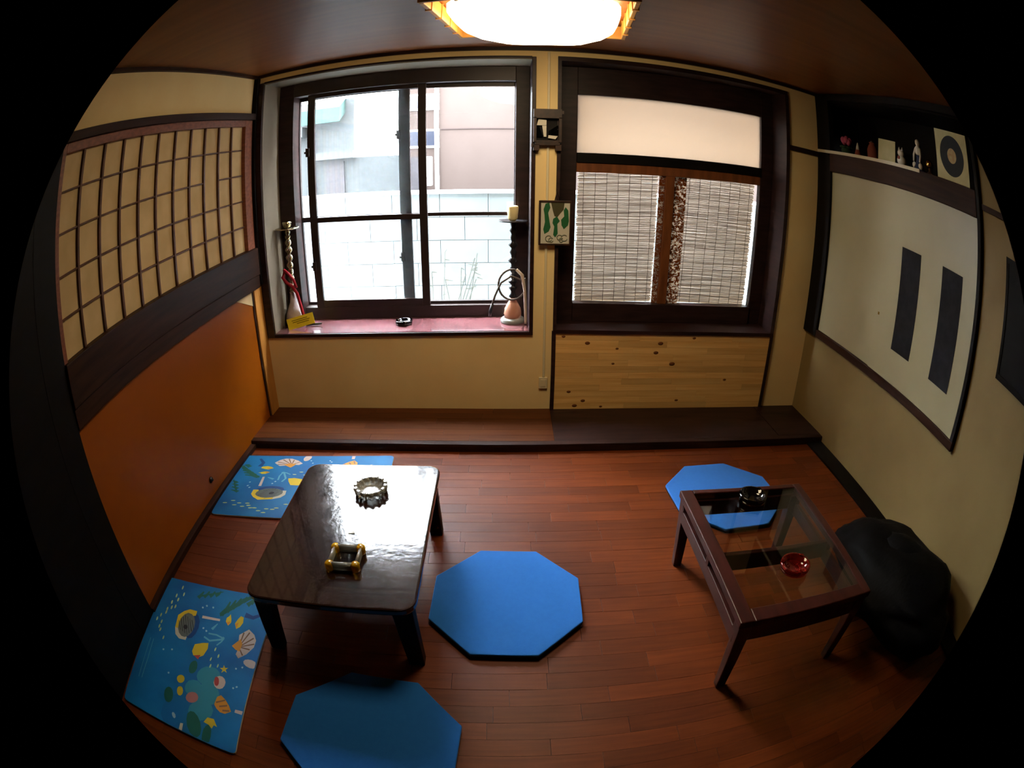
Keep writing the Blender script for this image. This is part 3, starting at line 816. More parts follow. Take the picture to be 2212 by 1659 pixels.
# ---------------------------------------------------------------- printed floor mats
MOTIFS=[('dark_water',0,'deep',[(0.291,0.144),(0.348,0.144),(0.405,0.123),(0.454,0.085),(0.483,0.037),(0.486,-0.011),(0.461,-0.051),(0.413,-0.073),(0.351,-0.074),(0.288,-0.052),(0.239,-0.011),(0.214,0.037),(0.217,0.085),(0.244,0.124)]),('coral',1,'teal',[(0.057,0.162),(0.082,0.163),(0.107,0.152),(0.125,0.133),(0.136,0.109),(0.135,0.085),(0.124,0.064),(0.103,0.053),(0.077,0.053),(0.051,0.063),(0.031,0.082),(0.022,0.107),(0.023,0.132),(0.037,0.151)]),('coral',1,'teal',[(0.156,0.092),(0.181,0.092),(0.203,0.081),(0.219,0.063),(0.223,0.041),(0.214,0.022),(0.194,0.012),(0.169,0.012),(0.145,0.022),(0.13,0.042),(0.126,0.063),(0.136,0.082)]),('coral',1,'teal',[(0.158,0.18),(0.192,0.179),(0.225,0.163),(0.246,0.136),(0.253,0.104),(0.24,0.077),(0.213,0.061),(0.177,0.062),(0.143,0.08),(0.121,0.107),(0.116,0.139),(0.131,0.166)]),('coral',1,'teal',[(0.257,0.171),(0.288,0.169),(0.32,0.152),(0.341,0.126),(0.349,0.096),(0.339,0.07),(0.315,0.057),(0.282,0.059),(0.249,0.076),(0.228,0.103),(0.221,0.133),(0.233,0.158)]),('seaweed',1,'green',[(0.059,0.043),(0.08,0.04),(0.095,0.031),(0.1,0.021),(0.095,0.011),(0.08,0.005),(0.059,0.002),(0.038,0.005),(0.023,0.014),(0.017,0.024),(0.024,0.034),(0.038,0.04)]),('seaweed',1,'green',[(0.351,0.126),(0.387,0.137),(0.42,0.137),(0.443,0.126),(0.448,0.109),(0.435,0.088),(0.405,0.069),(0.368,0.059),(0.334,0.057),(0.312,0.068),(0.308,0.086),(0.322,0.107)]),('seaweed',1,'green',[(0.404,0.185),(0.438,0.183),(0.465,0.176),(0.478,0.166),(0.473,0.156),(0.45,0.148),(0.417,0.145),(0.383,0.146),(0.356,0.154),(0.344,0.163),(0.349,0.174),(0.371,0.182)]),('seaweed',1,'green',[(0.262,-0.035),(0.287,-0.033),(0.309,-0.037),(0.321,-0.048),(0.322,-0.061),(0.31,-0.072),(0.289,-0.081),(0.263,-0.084),(0.242,-0.079),(0.229,-0.069),(0.229,-0.056),(0.241,-0.043)]),('fern',1,'green',[(-0.282,0.077),(-0.33,0.089),(-0.378,0.088),(-0.381,0.08),(-0.337,0.073),(-0.295,0.054)]),('fern',1,'green',[(-0.308,0.096),(-0.351,0.109),(-0.394,0.112),(-0.397,0.104),(-0.359,0.094),(-0.324,0.075)]),('fern',1,'green',[(-0.334,0.115),(-0.372,0.131),(-0.409,0.135),(-0.414,0.127),(-0.382,0.116),(-0.352,0.094)]),('fern',1,'green',[(-0.36,0.133),(-0.391,0.151),(-0.424,0.158),(-0.43,0.152),(-0.405,0.137),(-0.381,0.115)]),('fern',1,'green',[(-0.385,0.152),(-0.411,0.171),(-0.439,0.182),(-0.446,0.175),(-0.426,0.158),(-0.409,0.134)]),('fern',1,'green',[(-0.278,0.066),(-0.336,0.112),(-0.39,0.152),(-0.424,0.185),(-0.431,0.181),(-0.399,0.145),(-0.345,0.104),(-0.289,0.057)]),('fern',1,'green',[(-0.354,-0.076),(-0.383,-0.069),(-0.406,-0.067),(-0.41,-0.074),(-0.39,-0.082),(-0.366,-0.095)]),('fern',1,'green',[(-0.366,-0.049),(-0.391,-0.04),(-0.415,-0.037),(-0.419,-0.045),(-0.4,-0.052),(-0.38,-0.066)]),('fern',1,'green',[(-0.377,-0.021),(-0.398,-0.011),(-0.422,-0.009),(-0.426,-0.016),(-0.408,-0.023),(-0.394,-0.037)]),('fern',1,'green',[(-0.389,0.005),(-0.406,0.017),(-0.43,0.021),(-0.434,0.014),(-0.416,0.006),(-0.407,-0.009)]),('fern',1,'green',[(-0.361,-0.088),(-0.395,-0.032),(-0.429,0.03),(-0.434,0.029),(-0.403,-0.037),(-0.372,-0.095)]),('fern',1,'green',[(-0.368,0.18),(-0.397,0.192),(-0.416,0.196),(-0.422,0.187),(-0.409,0.178),(-0.387,0.161)]),('fern',1,'green',[(-0.382,0.193),(-0.399,0.198),(-0.417,0.196),(-0.42,0.187),(-0.409,0.183),(-0.401,0.174)]),('reed',1,'navy',[(-0.303,0.178),(-0.299,0.222),(-0.338,0.266),(-0.35,0.259),(-0.32,0.216),(-0.333,0.178)]),('butterfly_fish',1,'navy',[(-0.176,-0.019),(-0.136,-0.023),(-0.107,-0.034),(-0.096,-0.052),(-0.106,-0.071),(-0.137,-0.087),(-0.178,-0.095),(-0.22,-0.092),(-0.249,-0.081),(-0.26,-0.061),(-0.248,-0.043),(-0.217,-0.026)]),('butterfly_fish',2,'yellow',[(-0.137,-0.142),(-0.218,-0.152),(-0.254,-0.128),(-0.275,-0.101),(-0.275,-0.06),(-0.245,-0.058),(-0.228,-0.09),(-0.198,-0.128),(-0.123,-0.118)]),('butterfly_fish',2,'cream',[(-0.137,-0.142),(-0.137,-0.123),(-0.102,-0.094),(-0.103,-0.061),(-0.081,-0.061),(-0.077,-0.099),(-0.096,-0.126)]),('butterfly_fish',3,'grey',[(-0.172,-0.042),(-0.139,-0.045),(-0.112,-0.055),(-0.097,-0.072),(-0.097,-0.091),(-0.112,-0.11),(-0.138,-0.125),(-0.173,-0.131),(-0.207,-0.129),(-0.235,-0.118),(-0.25,-0.102),(-0.248,-0.081),(-0.233,-0.062),(-0.206,-0.048)]),('butterfly_fish',4,'dark',[(-0.187,-0.138),(-0.131,-0.109),(-0.132,-0.106),(-0.188,-0.136)]),('butterfly_fish',4,'dark',[(-0.201,-0.131),(-0.126,-0.094),(-0.127,-0.091),(-0.202,-0.127)]),('butterfly_fish',4,'dark',[(-0.215,-0.122),(-0.12,-0.08),(-0.121,-0.077),(-0.217,-0.119)]),('butterfly_fish',4,'dark',[(-0.229,-0.114),(-0.115,-0.065),(-0.116,-0.063),(-0.231,-0.111)]),('butterfly_fish',4,'dark',[(-0.224,-0.099),(-0.129,-0.058),(-0.13,-0.055),(-0.225,-0.096)]),('butterfly_fish',4,'dark',[(-0.218,-0.084),(-0.142,-0.05),(-0.144,-0.046),(-0.219,-0.082)]),('butterfly_fish',4,'dark',[(-0.211,-0.07),(-0.156,-0.041),(-0.158,-0.039),(-0.213,-0.067)]),('butterfly_fish',5,'dark',[(-0.162,-0.076),(-0.155,-0.075),(-0.148,-0.077),(-0.144,-0.082),(-0.145,-0.089),(-0.148,-0.095),(-0.154,-0.099),(-0.162,-0.1),(-0.168,-0.098),(-0.172,-0.092),(-0.173,-0.086),(-0.169,-0.08)]),('yellow_fish',2,'yellow',[(-0.03,-0.009),(-0.075,-0.007),(-0.097,0.03),(-0.106,0.057),(-0.073,0.063),(-0.026,0.053),(-0.006,0.032),(-0.008,0.004)]),('yellow_fish',3,'red',[(-0.009,0.007),(-0.024,0.039),(0.006,0.034)]),('small_fish',2,'yellow',[(-0.257,0.1),(-0.279,0.098),(-0.293,0.108),(-0.306,0.11),(-0.278,0.122),(-0.258,0.127),(-0.235,0.118)]),('small_fish',3,'orange',[(-0.251,0.104),(-0.264,0.124),(-0.237,0.118)]),('small_fish',2,'yellow',[(-0.256,0.146),(-0.282,0.152),(-0.306,0.161),(-0.301,0.176),(-0.269,0.182),(-0.243,0.175),(-0.226,0.161)]),('small_fish',3,'orange',[(-0.253,0.149),(-0.267,0.162),(-0.232,0.161)]),('shell',2,'pink',[(-0.113,0.201),(-0.197,0.185),(-0.223,0.206),(-0.239,0.22),(-0.215,0.251),(-0.185,0.267),(-0.145,0.267),(-0.099,0.245),(-0.066,0.215),(-0.085,0.198)]),('shell',3,'brown',[(-0.129,0.203),(-0.214,0.206),(-0.216,0.199),(-0.13,0.2)]),('shell',3,'brown',[(-0.128,0.203),(-0.22,0.231),(-0.224,0.225),(-0.131,0.2)]),('shell',3,'brown',[(-0.128,0.203),(-0.192,0.256),(-0.198,0.251),(-0.131,0.2)]),('shell',3,'brown',[(-0.127,0.202),(-0.16,0.266),(-0.167,0.263),(-0.132,0.201)]),('shell',3,'brown',[(-0.127,0.202),(-0.124,0.253),(-0.132,0.252),(-0.132,0.201)]),('shell',3,'brown',[(-0.129,0.2),(-0.085,0.227),(-0.09,0.232),(-0.13,0.203)]),('shell',4,'orange',[(-0.126,0.169),(-0.175,0.198),(-0.149,0.213),(-0.105,0.211),(-0.11,0.191)]),('stone',1,'pink',[(-0.048,0.31),(-0.037,0.305),(-0.031,0.292),(-0.03,0.275),(-0.036,0.258),(-0.045,0.246),(-0.057,0.241),(-0.068,0.246),(-0.074,0.259),(-0.075,0.276),(-0.069,0.293),(-0.06,0.306)]),('stone',1,'pink',[(-0.241,-0.022),(-0.25,0.071),(-0.263,0.069),(-0.258,-0.024)]),('stone',1,'pink',[(0.227,0.263),(0.227,0.295),(0.207,0.296),(0.21,0.263)]),('shell',2,'pink',[(0.082,0.192),(0.102,0.192),(0.119,0.186),(0.129,0.174),(0.13,0.16),(0.121,0.147),(0.104,0.139),(0.084,0.139),(0.068,0.145),(0.058,0.157),(0.057,0.171),(0.066,0.184)]),('shell',3,'red',[(0.088,0.162),(0.101,0.164),(0.113,0.162),(0.118,0.157),(0.117,0.151),(0.11,0.145),(0.096,0.14),(0.083,0.139),(0.071,0.14),(0.067,0.145),(0.068,0.152),(0.075,0.158)]),('sea_flower',2,'salmon',[(0.217,0.089),(0.234,0.089),(0.25,0.081),(0.262,0.066),(0.266,0.051),(0.26,0.037),(0.247,0.03),(0.229,0.031),(0.212,0.039),(0.201,0.053),(0.197,0.069),(0.203,0.081)]),('striped_fish',2,'orange',[(0.221,0.168),(0.175,0.173),(0.159,0.188),(0.175,0.211),(0.202,0.234),(0.229,0.248),(0.252,0.224),(0.253,0.202),(0.238,0.181)]),('striped_fish',3,'brown',[(0.211,0.176),(0.182,0.213),(0.175,0.21),(0.204,0.172)]),('striped_fish',3,'brown',[(0.227,0.194),(0.208,0.227),(0.199,0.225),(0.219,0.191)]),('striped_fish',3,'brown',[(0.243,0.211),(0.233,0.241),(0.224,0.24),(0.234,0.21)]),('starfish',2,'yellow',[(-0.009,0.162),(0.005,0.171),(0.0,0.185),(0.014,0.176),(0.029,0.185),(0.023,0.171),(0.038,0.161),(0.02,0.162),(0.014,0.148),(0.008,0.162)]),('small_fish',2,'yellow',[(0.144,-0.001),(0.157,0.0),(0.169,-0.005),(0.177,-0.013),(0.179,-0.024),(0.173,-0.033),(0.163,-0.039),(0.149,-0.04),(0.137,-0.034),(0.13,-0.025),(0.129,-0.015),(0.134,-0.006)]),('small_fish',2,'yellow',[(0.216,0.009),(0.231,0.01),(0.243,0.007),(0.251,0.001),(0.252,-0.008),(0.245,-0.016),(0.232,-0.021),(0.217,-0.023),(0.204,-0.02),(0.197,-0.012),(0.196,-0.004),(0.203,0.003)]),('yellow_fish',2,'yellow',[(0.341,0.14),(0.307,0.153),(0.302,0.182),(0.339,0.204),(0.336,0.188),(0.36,0.182),(0.345,0.165)]),('minnow',1,'lime',[(-0.4,-0.19),(-0.388,-0.191),(-0.388,-0.196),(-0.402,-0.199),(-0.414,-0.198),(-0.413,-0.193)]),('minnow',1,'lime',[(-0.358,-0.166),(-0.345,-0.167),(-0.346,-0.172),(-0.359,-0.175),(-0.371,-0.174),(-0.371,-0.169)]),('minnow',1,'lime',[(-0.337,-0.204),(-0.325,-0.205),(-0.325,-0.21),(-0.338,-0.213),(-0.35,-0.212),(-0.35,-0.207)]),('minnow',1,'lime',[(-0.314,-0.184),(-0.302,-0.186),(-0.302,-0.191),(-0.315,-0.194),(-0.327,-0.192),(-0.327,-0.187)]),('minnow',1,'lime',[(-0.286,-0.213),(-0.274,-0.214),(-0.274,-0.219),(-0.287,-0.223),(-0.299,-0.221),(-0.299,-0.216)]),('minnow',1,'lime',[(-0.265,-0.182),(-0.253,-0.185),(-0.253,-0.19),(-0.265,-0.192),(-0.278,-0.191),(-0.278,-0.186)]),('minnow',1,'lime',[(-0.235,-0.222),(-0.222,-0.223),(-0.222,-0.228),(-0.235,-0.232),(-0.247,-0.23),(-0.247,-0.225)]),('minnow',1,'lime',[(-0.183,-0.243),(-0.17,-0.245),(-0.17,-0.25),(-0.183,-0.253),(-0.195,-0.251),(-0.195,-0.246)]),('minnow',1,'lime',[(-0.212,-0.22),(-0.199,-0.223),(-0.199,-0.228),(-0.212,-0.23),(-0.224,-0.228),(-0.224,-0.223)]),('minnow',1,'lime',[(-0.149,-0.256),(-0.138,-0.259),(-0.137,-0.264),(-0.15,-0.266),(-0.163,-0.265),(-0.163,-0.26)]),('minnow',1,'lime',[(-0.143,-0.224),(-0.13,-0.226),(-0.13,-0.231),(-0.143,-0.234),(-0.155,-0.231),(-0.155,-0.227)]),('minnow',1,'lime',[(-0.109,-0.226),(-0.096,-0.228),(-0.096,-0.233),(-0.109,-0.236),(-0.121,-0.234),(-0.121,-0.229)]),('minnow',1,'lime',[(-0.09,-0.213),(-0.078,-0.216),(-0.077,-0.221),(-0.09,-0.223),(-0.102,-0.221),(-0.103,-0.216)]),('minnow',1,'lime',[(-0.048,-0.179),(-0.036,-0.181),(-0.036,-0.186),(-0.048,-0.188),(-0.06,-0.186),(-0.061,-0.182)]),('minnow',1,'lime',[(-0.253,-0.201),(-0.24,-0.203),(-0.24,-0.208),(-0.253,-0.211),(-0.265,-0.209),(-0.265,-0.204)]),('minnow',1,'lime',[(-0.082,0.103),(-0.071,0.101),(-0.071,0.097),(-0.082,0.095),(-0.093,0.098),(-0.093,0.102)]),('minnow',1,'lime',[(-0.049,0.128),(-0.038,0.126),(-0.038,0.122),(-0.049,0.12),(-0.06,0.122),(-0.06,0.126)]),('minnow',1,'lime',[(-0.02,0.097),(-0.009,0.095),(-0.009,0.091),(-0.02,0.09),(-0.031,0.093),(-0.031,0.096)]),('minnow',1,'lime',[(0.006,0.139),(0.016,0.137),(0.016,0.133),(0.005,0.132),(-0.005,0.134),(-0.005,0.137)]),('minnow',1,'lime',[(0.019,0.106),(0.03,0.103),(0.03,0.099),(0.019,0.098),(0.008,0.1),(0.008,0.104)]),('bubble',1,'pale',[(0.147,-0.086),(0.153,-0.087),(0.155,-0.092),(0.151,-0.096),(0.145,-0.095),(0.142,-0.089)]),('bubble',1,'pale',[(-0.009,0.224),(-0.004,0.223),(-0.002,0.219),(-0.006,0.215),(-0.012,0.216),(-0.013,0.22)]),('bubble',1,'pale',[(0.099,0.236),(0.104,0.235),(0.106,0.23),(0.102,0.227),(0.096,0.228),(0.095,0.232)]),('bubble',1,'pale',[(0.087,0.25),(0.092,0.248),(0.094,0.243),(0.09,0.24),(0.085,0.242),(0.083,0.246)]),('bubble',1,'pale',[(0.001,-0.108),(0.007,-0.109),(0.01,-0.115),(0.006,-0.119),(-0.001,-0.118),(-0.003,-0.113)]),('bubble',1,'pale',[(-0.324,0.017),(-0.317,0.017),(-0.316,0.012),(-0.321,0.007),(-0.327,0.008),(-0.328,0.013)]),('bubble',1,'pale',[(-0.309,-0.035),(-0.302,-0.035),(-0.301,-0.041),(-0.305,-0.045),(-0.311,-0.045),(-0.313,-0.04)]),('bubble',1,'pale',[(-0.324,-0.018),(-0.318,-0.018),(-0.317,-0.023),(-0.322,-0.028),(-0.328,-0.028),(-0.329,-0.022)]),('bubble',1,'pale',[(-0.025,0.249),(-0.019,0.248),(-0.018,0.244),(-0.022,0.24),(-0.027,0.242),(-0.029,0.247)]),('bubble',1,'pale',[(-0.186,0.01),(-0.18,0.009),(-0.178,0.004),(-0.182,0.0),(-0.188,0.001),(-0.19,0.006)]),('bubble',1,'pale',[(-0.174,0.03),(-0.168,0.029),(-0.166,0.024),(-0.171,0.02),(-0.177,0.02),(-0.178,0.025)]),('bubble',1,'pale',[(0.021,-0.154),(0.028,-0.155),(0.03,-0.161),(0.026,-0.165),(0.02,-0.164),(0.017,-0.158)]),('reed',1,'sky',[(-0.13,0.023),(-0.116,0.059),(-0.141,0.112),(-0.16,0.124),(-0.166,0.116),(-0.151,0.108),(-0.127,0.057),(-0.14,0.025)]),('reed',1,'sky',[(-0.157,0.041),(-0.161,0.081),(-0.151,0.119),(-0.16,0.119),(-0.17,0.081),(-0.167,0.039)]),('reed',1,'sky',[(-0.187,0.055),(-0.23,0.068),(-0.233,0.064),(-0.195,0.042)]),('reed',1,'sky',[(-0.104,0.101),(-0.131,0.117),(-0.155,0.125),(-0.158,0.118),(-0.135,0.111),(-0.109,0.096)]),('reed',1,'cream',[(0.475,0.035),(0.47,0.111),(0.472,0.188),(0.458,0.191),(0.453,0.114),(0.454,0.038)]),('reed',1,'cream',[(0.406,0.034),(0.457,0.033),(0.452,0.049),(0.401,0.048)]),('reed',1,'pale',[(0.372,0.001),(0.385,0.005),(0.395,0.003),(0.396,-0.005),(0.387,-0.013),(0.375,-0.018),(0.365,-0.016),(0.364,-0.008)]),('caption',1,'sky',[(-0.017,-0.237),(0.118,-0.23),(0.255,-0.23),(0.254,-0.227),(0.117,-0.227),(-0.017,-0.234)]),('caption',1,'sky',[(-0.016,-0.256),(0.121,-0.251),(0.258,-0.249),(0.257,-0.246),(0.121,-0.249),(-0.016,-0.253)])]
mt = thing('floor_mat', 'blue mat with a sea print of fish and shells, nearest the viewer on the left', 'mat', (0, 0, 0), 'sea print floor mats')
def mp_(u, v):                          # the mat's own axes: u along its length, v across
    return (u, v)
MB().prism(round_rect(-.45, .45, -.30, .30, .022, 3), .0015, .011, 0, 1).build('pad', [M['matbase'], M['tuft']], mt, bevel=.002)
groups = []
for nm, lvl, col, poly in MOTIFS:
    if groups and groups[-1][0] == nm and nm in ('minnow', 'bubble', 'butterfly_fish', 'striped_fish'):
        groups[-1][1].append((lvl, col, poly))
    elif groups and groups[-1][0] == nm and lvl > groups[-1][1][0][0]:
        groups[-1][1].append((lvl, col, poly))
    else:
        groups.append((nm, [(lvl, col, poly)]))
for gi, (nm, items) in enumerate(groups):
    cols = sorted(set(c for _, c, _ in items))
    m = MB()
    for k_, (lvl, col, poly) in enumerate(items):
        P = [(max(-.446, min(.446, u)), max(-.296, min(.296, v))) for u, v in poly]
        m.flat(P, .0112 + .00018 * lvl + .000004 * k_ + .00001 * gi / len(groups), cols.index(col))
    po_ = m.build('printed_' + nm, [M['print_' + c] for c in cols], mt)
    if nm in ('minnow', 'bubble'): po_['kind'] = 'stuff'
mt2 = copy_tree(mt)
mt2['label'] = 'blue mat with a sea print of fish, by the ledge behind the lacquered table'
# u runs towards the viewer on the near mat, along the window wall on the far one
mt.location = (-1.207, -2.165, 0); mt.rotation_euler = (0, 0, R(-89))
mt2.location = (-1.058, -.862, 0); mt2.rotation_euler = (0, 0, R(2.5))

# ---------------------------------------------------------------- on the lacquered table
def lobes(k, amp):
    return lambda a, i: amp * math.cos(k * a)
a1 = thing('glass_ashtray', 'round clear cut-glass ashtray with a scalloped rim on the lacquered table', 'ashtray', (-.545, -1.365, TZ))
c0 = (-.545, -1.365, TZ)
MB().lathe([(.052, .001), (.062, .005), (.064, .018), (.068, .034), (.060, .036), (.054, .030), (.047, .013), (.03, .010), (.001, .009)], c0, 72, wob=lobes(14, .07)).build('bowl', M['pressed'], a1)
for j in range(14):
    a = 2 * PI * j / 14
    MB().obox((c0[0] + .062 * math.cos(a), c0[1] + .062 * math.sin(a), TZ + .036), (.010, .012, .007), (0, 0, a)).build('rim_tooth', M['pressed'], a1)
a2 = thing('amber_ashtray', 'square ribbed glass ashtray with amber corner posts on the lacquered table', 'ashtray', (-.548, -1.79, TZ))
ax, ay, ah = -.548, -1.795, .052
for dx, dy in ((1, 1), (1, -1), (-1, 1), (-1, -1)):
    MB().lathe([(.012, .001), (.016, .005), (.016, .031), (.012, .036), (.001, .037)], (ax + dx * .046, ay + dy * .046, TZ), 12).build('corner_post', M['amber'], a2)
for k_ in range(4):
    hz = .008 + .0075 * k_
    wl_ = MB()
    for s_ in (1, -1):
        wl_.tube([(ax - .036, ay + s_ * .048, TZ + hz), (ax + .036, ay + s_ * .048, TZ + hz)], .0068, 8)
        wl_.tube([(ax + s_ * .048, ay - .036, TZ + hz), (ax + s_ * .048, ay + .036, TZ + hz)], .0058, 8)
    wl_.build('ribbed_wall', M['pressed'], a2)
MB().box(ax - .042, ax + .042, ay - .042, ay + .042, TZ + .002, TZ + .012).build('base', M['crystal'], a2)
tag(MB().hexa([(-.578, -1.640, TZ), (-.552, -1.640, TZ), (-.556, -1.628, TZ), (-.574, -1.628, TZ)], [(-.578, -1.640, TZ + .0015), (-.552, -1.640, TZ + .004), (-.556, -1.628, TZ + .004), (-.574, -1.628, TZ + .0015)]).build('paper_scrap', M['white'], loc=(-.565, -1.634, TZ)),
    'tiny white scrap on the lacquered table between the two ashtrays', 'paper scrap')

# ---------------------------------------------------------------- on the glass table and the sill: round ashtrays
def ashtray(c, mat, label, r=.058, h=.03):
    t = thing('ashtray', label, 'ashtray', c)
    MB().lathe([(r * .82, .001), (r * .95, .004), (r, h * .6), (r * .98, h), (r * .84, h), (r * .74, h * .45), (r * .3, h * .3), (.001, h * .3)], c, 28).build('bowl', mat, t)
    for k_ in range(3):
        nt_ = MB()
        a = R(40 + 120 * k_)
        nt_.obox((c[0] + r * .91 * math.cos(a), c[1] + r * .91 * math.sin(a), c[2] + h), (r * .2, .012, .006), (0, 0, a))
        nt_.build('rim_rest', mat, t)
    return t
GTZ = GT - .003
ashtray((.982, -1.530, GTZ), M['blackglass'], 'round black glass ashtray at the far end of the glass table')
ashtray((.982, -1.965, GTZ), M['redglass'], 'round dark red glass ashtray on the glass table')
ashtray((-.641, .165, .566), M['blackglass'], 'small black round ashtray on the red window sill', .056, .028)

# ---------------------------------------------------------------- water pipes on the sill
SZ = .566
hx, hy = -1.383, .19
h1 = thing('water_pipe', 'ornate water pipe with a milky vase and twisted silver stem, sill left end', 'water pipe', (hx, hy, SZ))
MB().lathe([(.052, 0), (.062, .01), (.066, .04), (.058, .085), (.040, .125), (.026, .16), (.020, .21), (.022, .225)], (hx, hy, SZ), 22).build('vase', M['milky'], h1)
st = MB()
st.lathe([(.013, .22), (.018, .24), (.012, .26), (.011, .60), (.02, .62), (.012, .635)], (hx, hy, SZ), 14)
for ph in (0, PI):
    pts = [(hx + .014 * math.cos(ph + t * .5), hy + .014 * math.sin(ph + t * .5), SZ + .26 + t * .0075) for t in range(46)]
    st.tube(pts, [.008 + .003 * math.sin(t * .8) for t in range(46)], 7)
st.build('twisted_stem', M['silver'], h1)
MB().lathe([(.01, .632), (.075, .640), (.080, .648), (.070, .647), (.012, .642)], (hx, hy, SZ), 24).build('ash_plate', M['silver'], h1)
MB().lathe([(.012, .645), (.026, .66), (.030, .685), (.022, .69), (.001, .676)], (hx, hy, SZ), 16).build('bowl', M['silver'], h1)
ho = [(hx - .03, hy - .03, SZ + .37), (hx - .045, hy - .04, SZ + .33), (hx - .02, hy - .05, SZ + .30), (hx + .02, hy - .045, SZ + .27), (hx + .04, hy - .03, SZ + .22), (hx + .055, hy - .03, SZ + .15), (hx + .070, hy - .035, SZ + .08), (hx + .078, hy - .04, SZ + .03), (hx + .09, hy - .04, SZ + .012)]
MB().tube(ho, .011, 8).tube([(hx - .035, hy - .03, SZ + .38), (hx + .005, hy - .045, SZ + .35), (hx + .03, hy - .04, SZ + .31), (hx + .042, hy - .035, SZ + .26)], .010, 8).build('hose', M['redhose'], h1)
MB().tube([(hx + .085, hy - .04, SZ + .012), (hx + .16, hy - .03, SZ + .012), (hx + .19, hy - .03, SZ + .016)], [.009, .007, .005], 8).build('mouthpiece', M['darkmetal'], h1)

hx, hy = .055, .19
h2 = thing('water_pipe', 'dark stemmed water pipe with a peach glass base, sill right end', 'water pipe', (hx, hy, SZ))
MB().lathe([(.074, 0), (.078, .006), (.078, .022), (.066, .030), (.05, .032)], (hx, hy, SZ), 26).build('foot', M['pressed'], h2)
MB().lathe([(.052, .030), (.056, .06), (.050, .095), (.034, .125), (.022, .145), (.018, .165)], (hx, hy, SZ), 22).build('base', M['peach'], h2)
prof = [(.018, .16), (.026, .17), (.014, .19)]
for z_, r_ in ((.225, .026), (.265, .030), (.305, .020), (.345, .024), (.40, .031), (.455, .022), (.50, .030), (.545, .018), (.59, .024)):
    prof += [(.013, z_ - .02), (r_, z_), (.013, z_ + .02)]
prof += [(.020, .635), (.018, .642)]
MB().lathe(prof, (hx, hy, SZ), 16).build('stem', M['darkmetal'], h2)
MB().lathe([(.012, .640), (.085, .646), (.090, .654), (.080, .652), (.012, .648)], (hx, hy, SZ), 26).build('ash_plate', M['darkmetal'], h2)
MB().lathe([(.018, .650), (.030, .665), (.036, .735), (.030, .742), (.001, .730)], (hx - .004, hy, SZ), 14).build('clay_bowl', M['cream'], h2)
hb = MB()
loop = [(hx + .085 * math.cos(R(a)) - .005, hy - .045 - .01 * math.sin(R(a)), SZ + .255 + .10 * math.sin(R(a))) for a in range(70, 400, 15)]
hb.tube(loop, .0065, 7)
hb.tube([(hx + .070, hy - .05, SZ + .23), (hx + .05, hy - .06, SZ + .29), (hx - .01, hy - .065, SZ + .315), (hx - .075, hy - .06, SZ + .27), (hx - .11, hy - .06, SZ + .19), (hx - .128, hy - .06, SZ + .13)], .0065, 7)
hb.build('hose_loop', M['hosegrey'], h2)
MB().tube([(hx + .02, hy - .055, SZ + .355), (hx + .055, hy - .06, SZ + .32), (hx + .073, hy - .06, SZ + .22), (hx + .078, hy - .06, SZ + .10), (hx + .080, hy - .07, SZ + .03), (hx + .078, hy - .075, SZ + .008)], [.010, .011, .010, .010, .009, .008], 8).build('hose', M['hosepale'], h2)
MB().tube([(hx - .126, hy - .06, SZ + .135), (hx - .140, hy - .06, SZ + .085), (hx - .143, hy - .06, SZ + .055)], [.009, .012, .008], 8).build('mouthpiece', M['darkmetal'], h2)

# yellow notice card leaning on the vase
cd = thing('notice_card', 'small yellow card with brown writing leaning before the milky vase', 'card', (-1.305, .085, SZ))
cb = MB().obox((0, 0, .036), (.185, .003, .072)).build('card', M['yellow'], cd, loc=(0, 0, 0))
for i_, (w_, z_) in enumerate(((.11, .052), (.12, .040), (.085, .028))):
    MB().obox((-.005 + .01 * i_, -.0022, z_), (w_, .0008, .0035)).build('writing', M['ink'], cb, loc=(0, 0, 0))
cb.rotation_euler = (R(-18), R(-13), R(6))
cb.location = (0, 0, .018)

# ---------------------------------------------------------------- between the windows
po = thing('wall_ornament', 'dark carved ornament with mirror facets high on the post between windows', 'ornament', (.236, -.03, 1.765))
ox = .237
cv = MB()
cv.box(ox - .078, ox + .078, -.05, -.002, 1.825, 1.878).box(ox - .078, ox - .062, -.05, -.002, 1.69, 1.83).box(ox + .062, ox + .078, -.05, -.002, 1.69, 1.83)
cv.box(ox - .07, ox + .07, -.045, -.002, 1.672, 1.70)
cv.prism([(ox - .078, 0), (ox - .03, 0), (ox - .03, 0.001), (ox - .078, .001)], 1.69, 1.691)
cv.box(ox - .078, ox - .045, -.045, -.002, 1.642, 1.675).box(ox + .045, ox + .078, -.045, -.002, 1.642, 1.675).box(ox - .09, ox - .074, -.045, -.002, 1.66, 1.68).box(ox + .074, ox + .09, -.045, -.002, 1.85, 1.87)
cv.build('frame', M['carved'], po, bevel=.004)
MB().box(ox - .062, ox + .062, -.015, -.004, 1.70, 1.826).build('back', M['black'], po)
def facet(pts, mat):
    m = MB()
    m.hexa([(x, -.030, z) for x, z in pts], [(x, -.016, z) for x, z in pts][0:4])
    return m.build('mirror_facet', mat, po)
zc = 1.765
facet([(ox - .060, zc + .02), (ox - .05, zc + .055), (ox - .006, zc + .05), (ox - .006, zc + .02)], M['porcelain'])
facet([(ox - .062, zc - .045), (ox - .060, zc + .018), (ox - .048, zc + .018), (ox - .025, zc - .045)], M['mirror'])
facet([(ox - .02, zc - .045), (ox - .03, zc + .018), (ox - .006, zc + .018), (ox - .006, zc - .045)], M['porcelain'])
facet([(ox + .006, zc - .03), (ox + .006, zc - .012), (ox + .058, zc + .022), (ox + .060, zc + .006)], M['mirror'])
facet([(ox + .004, zc - .052), (ox + .006, zc - .036), (ox + .058, zc - .040), (ox + .045, zc - .058)], M['porcelain'])
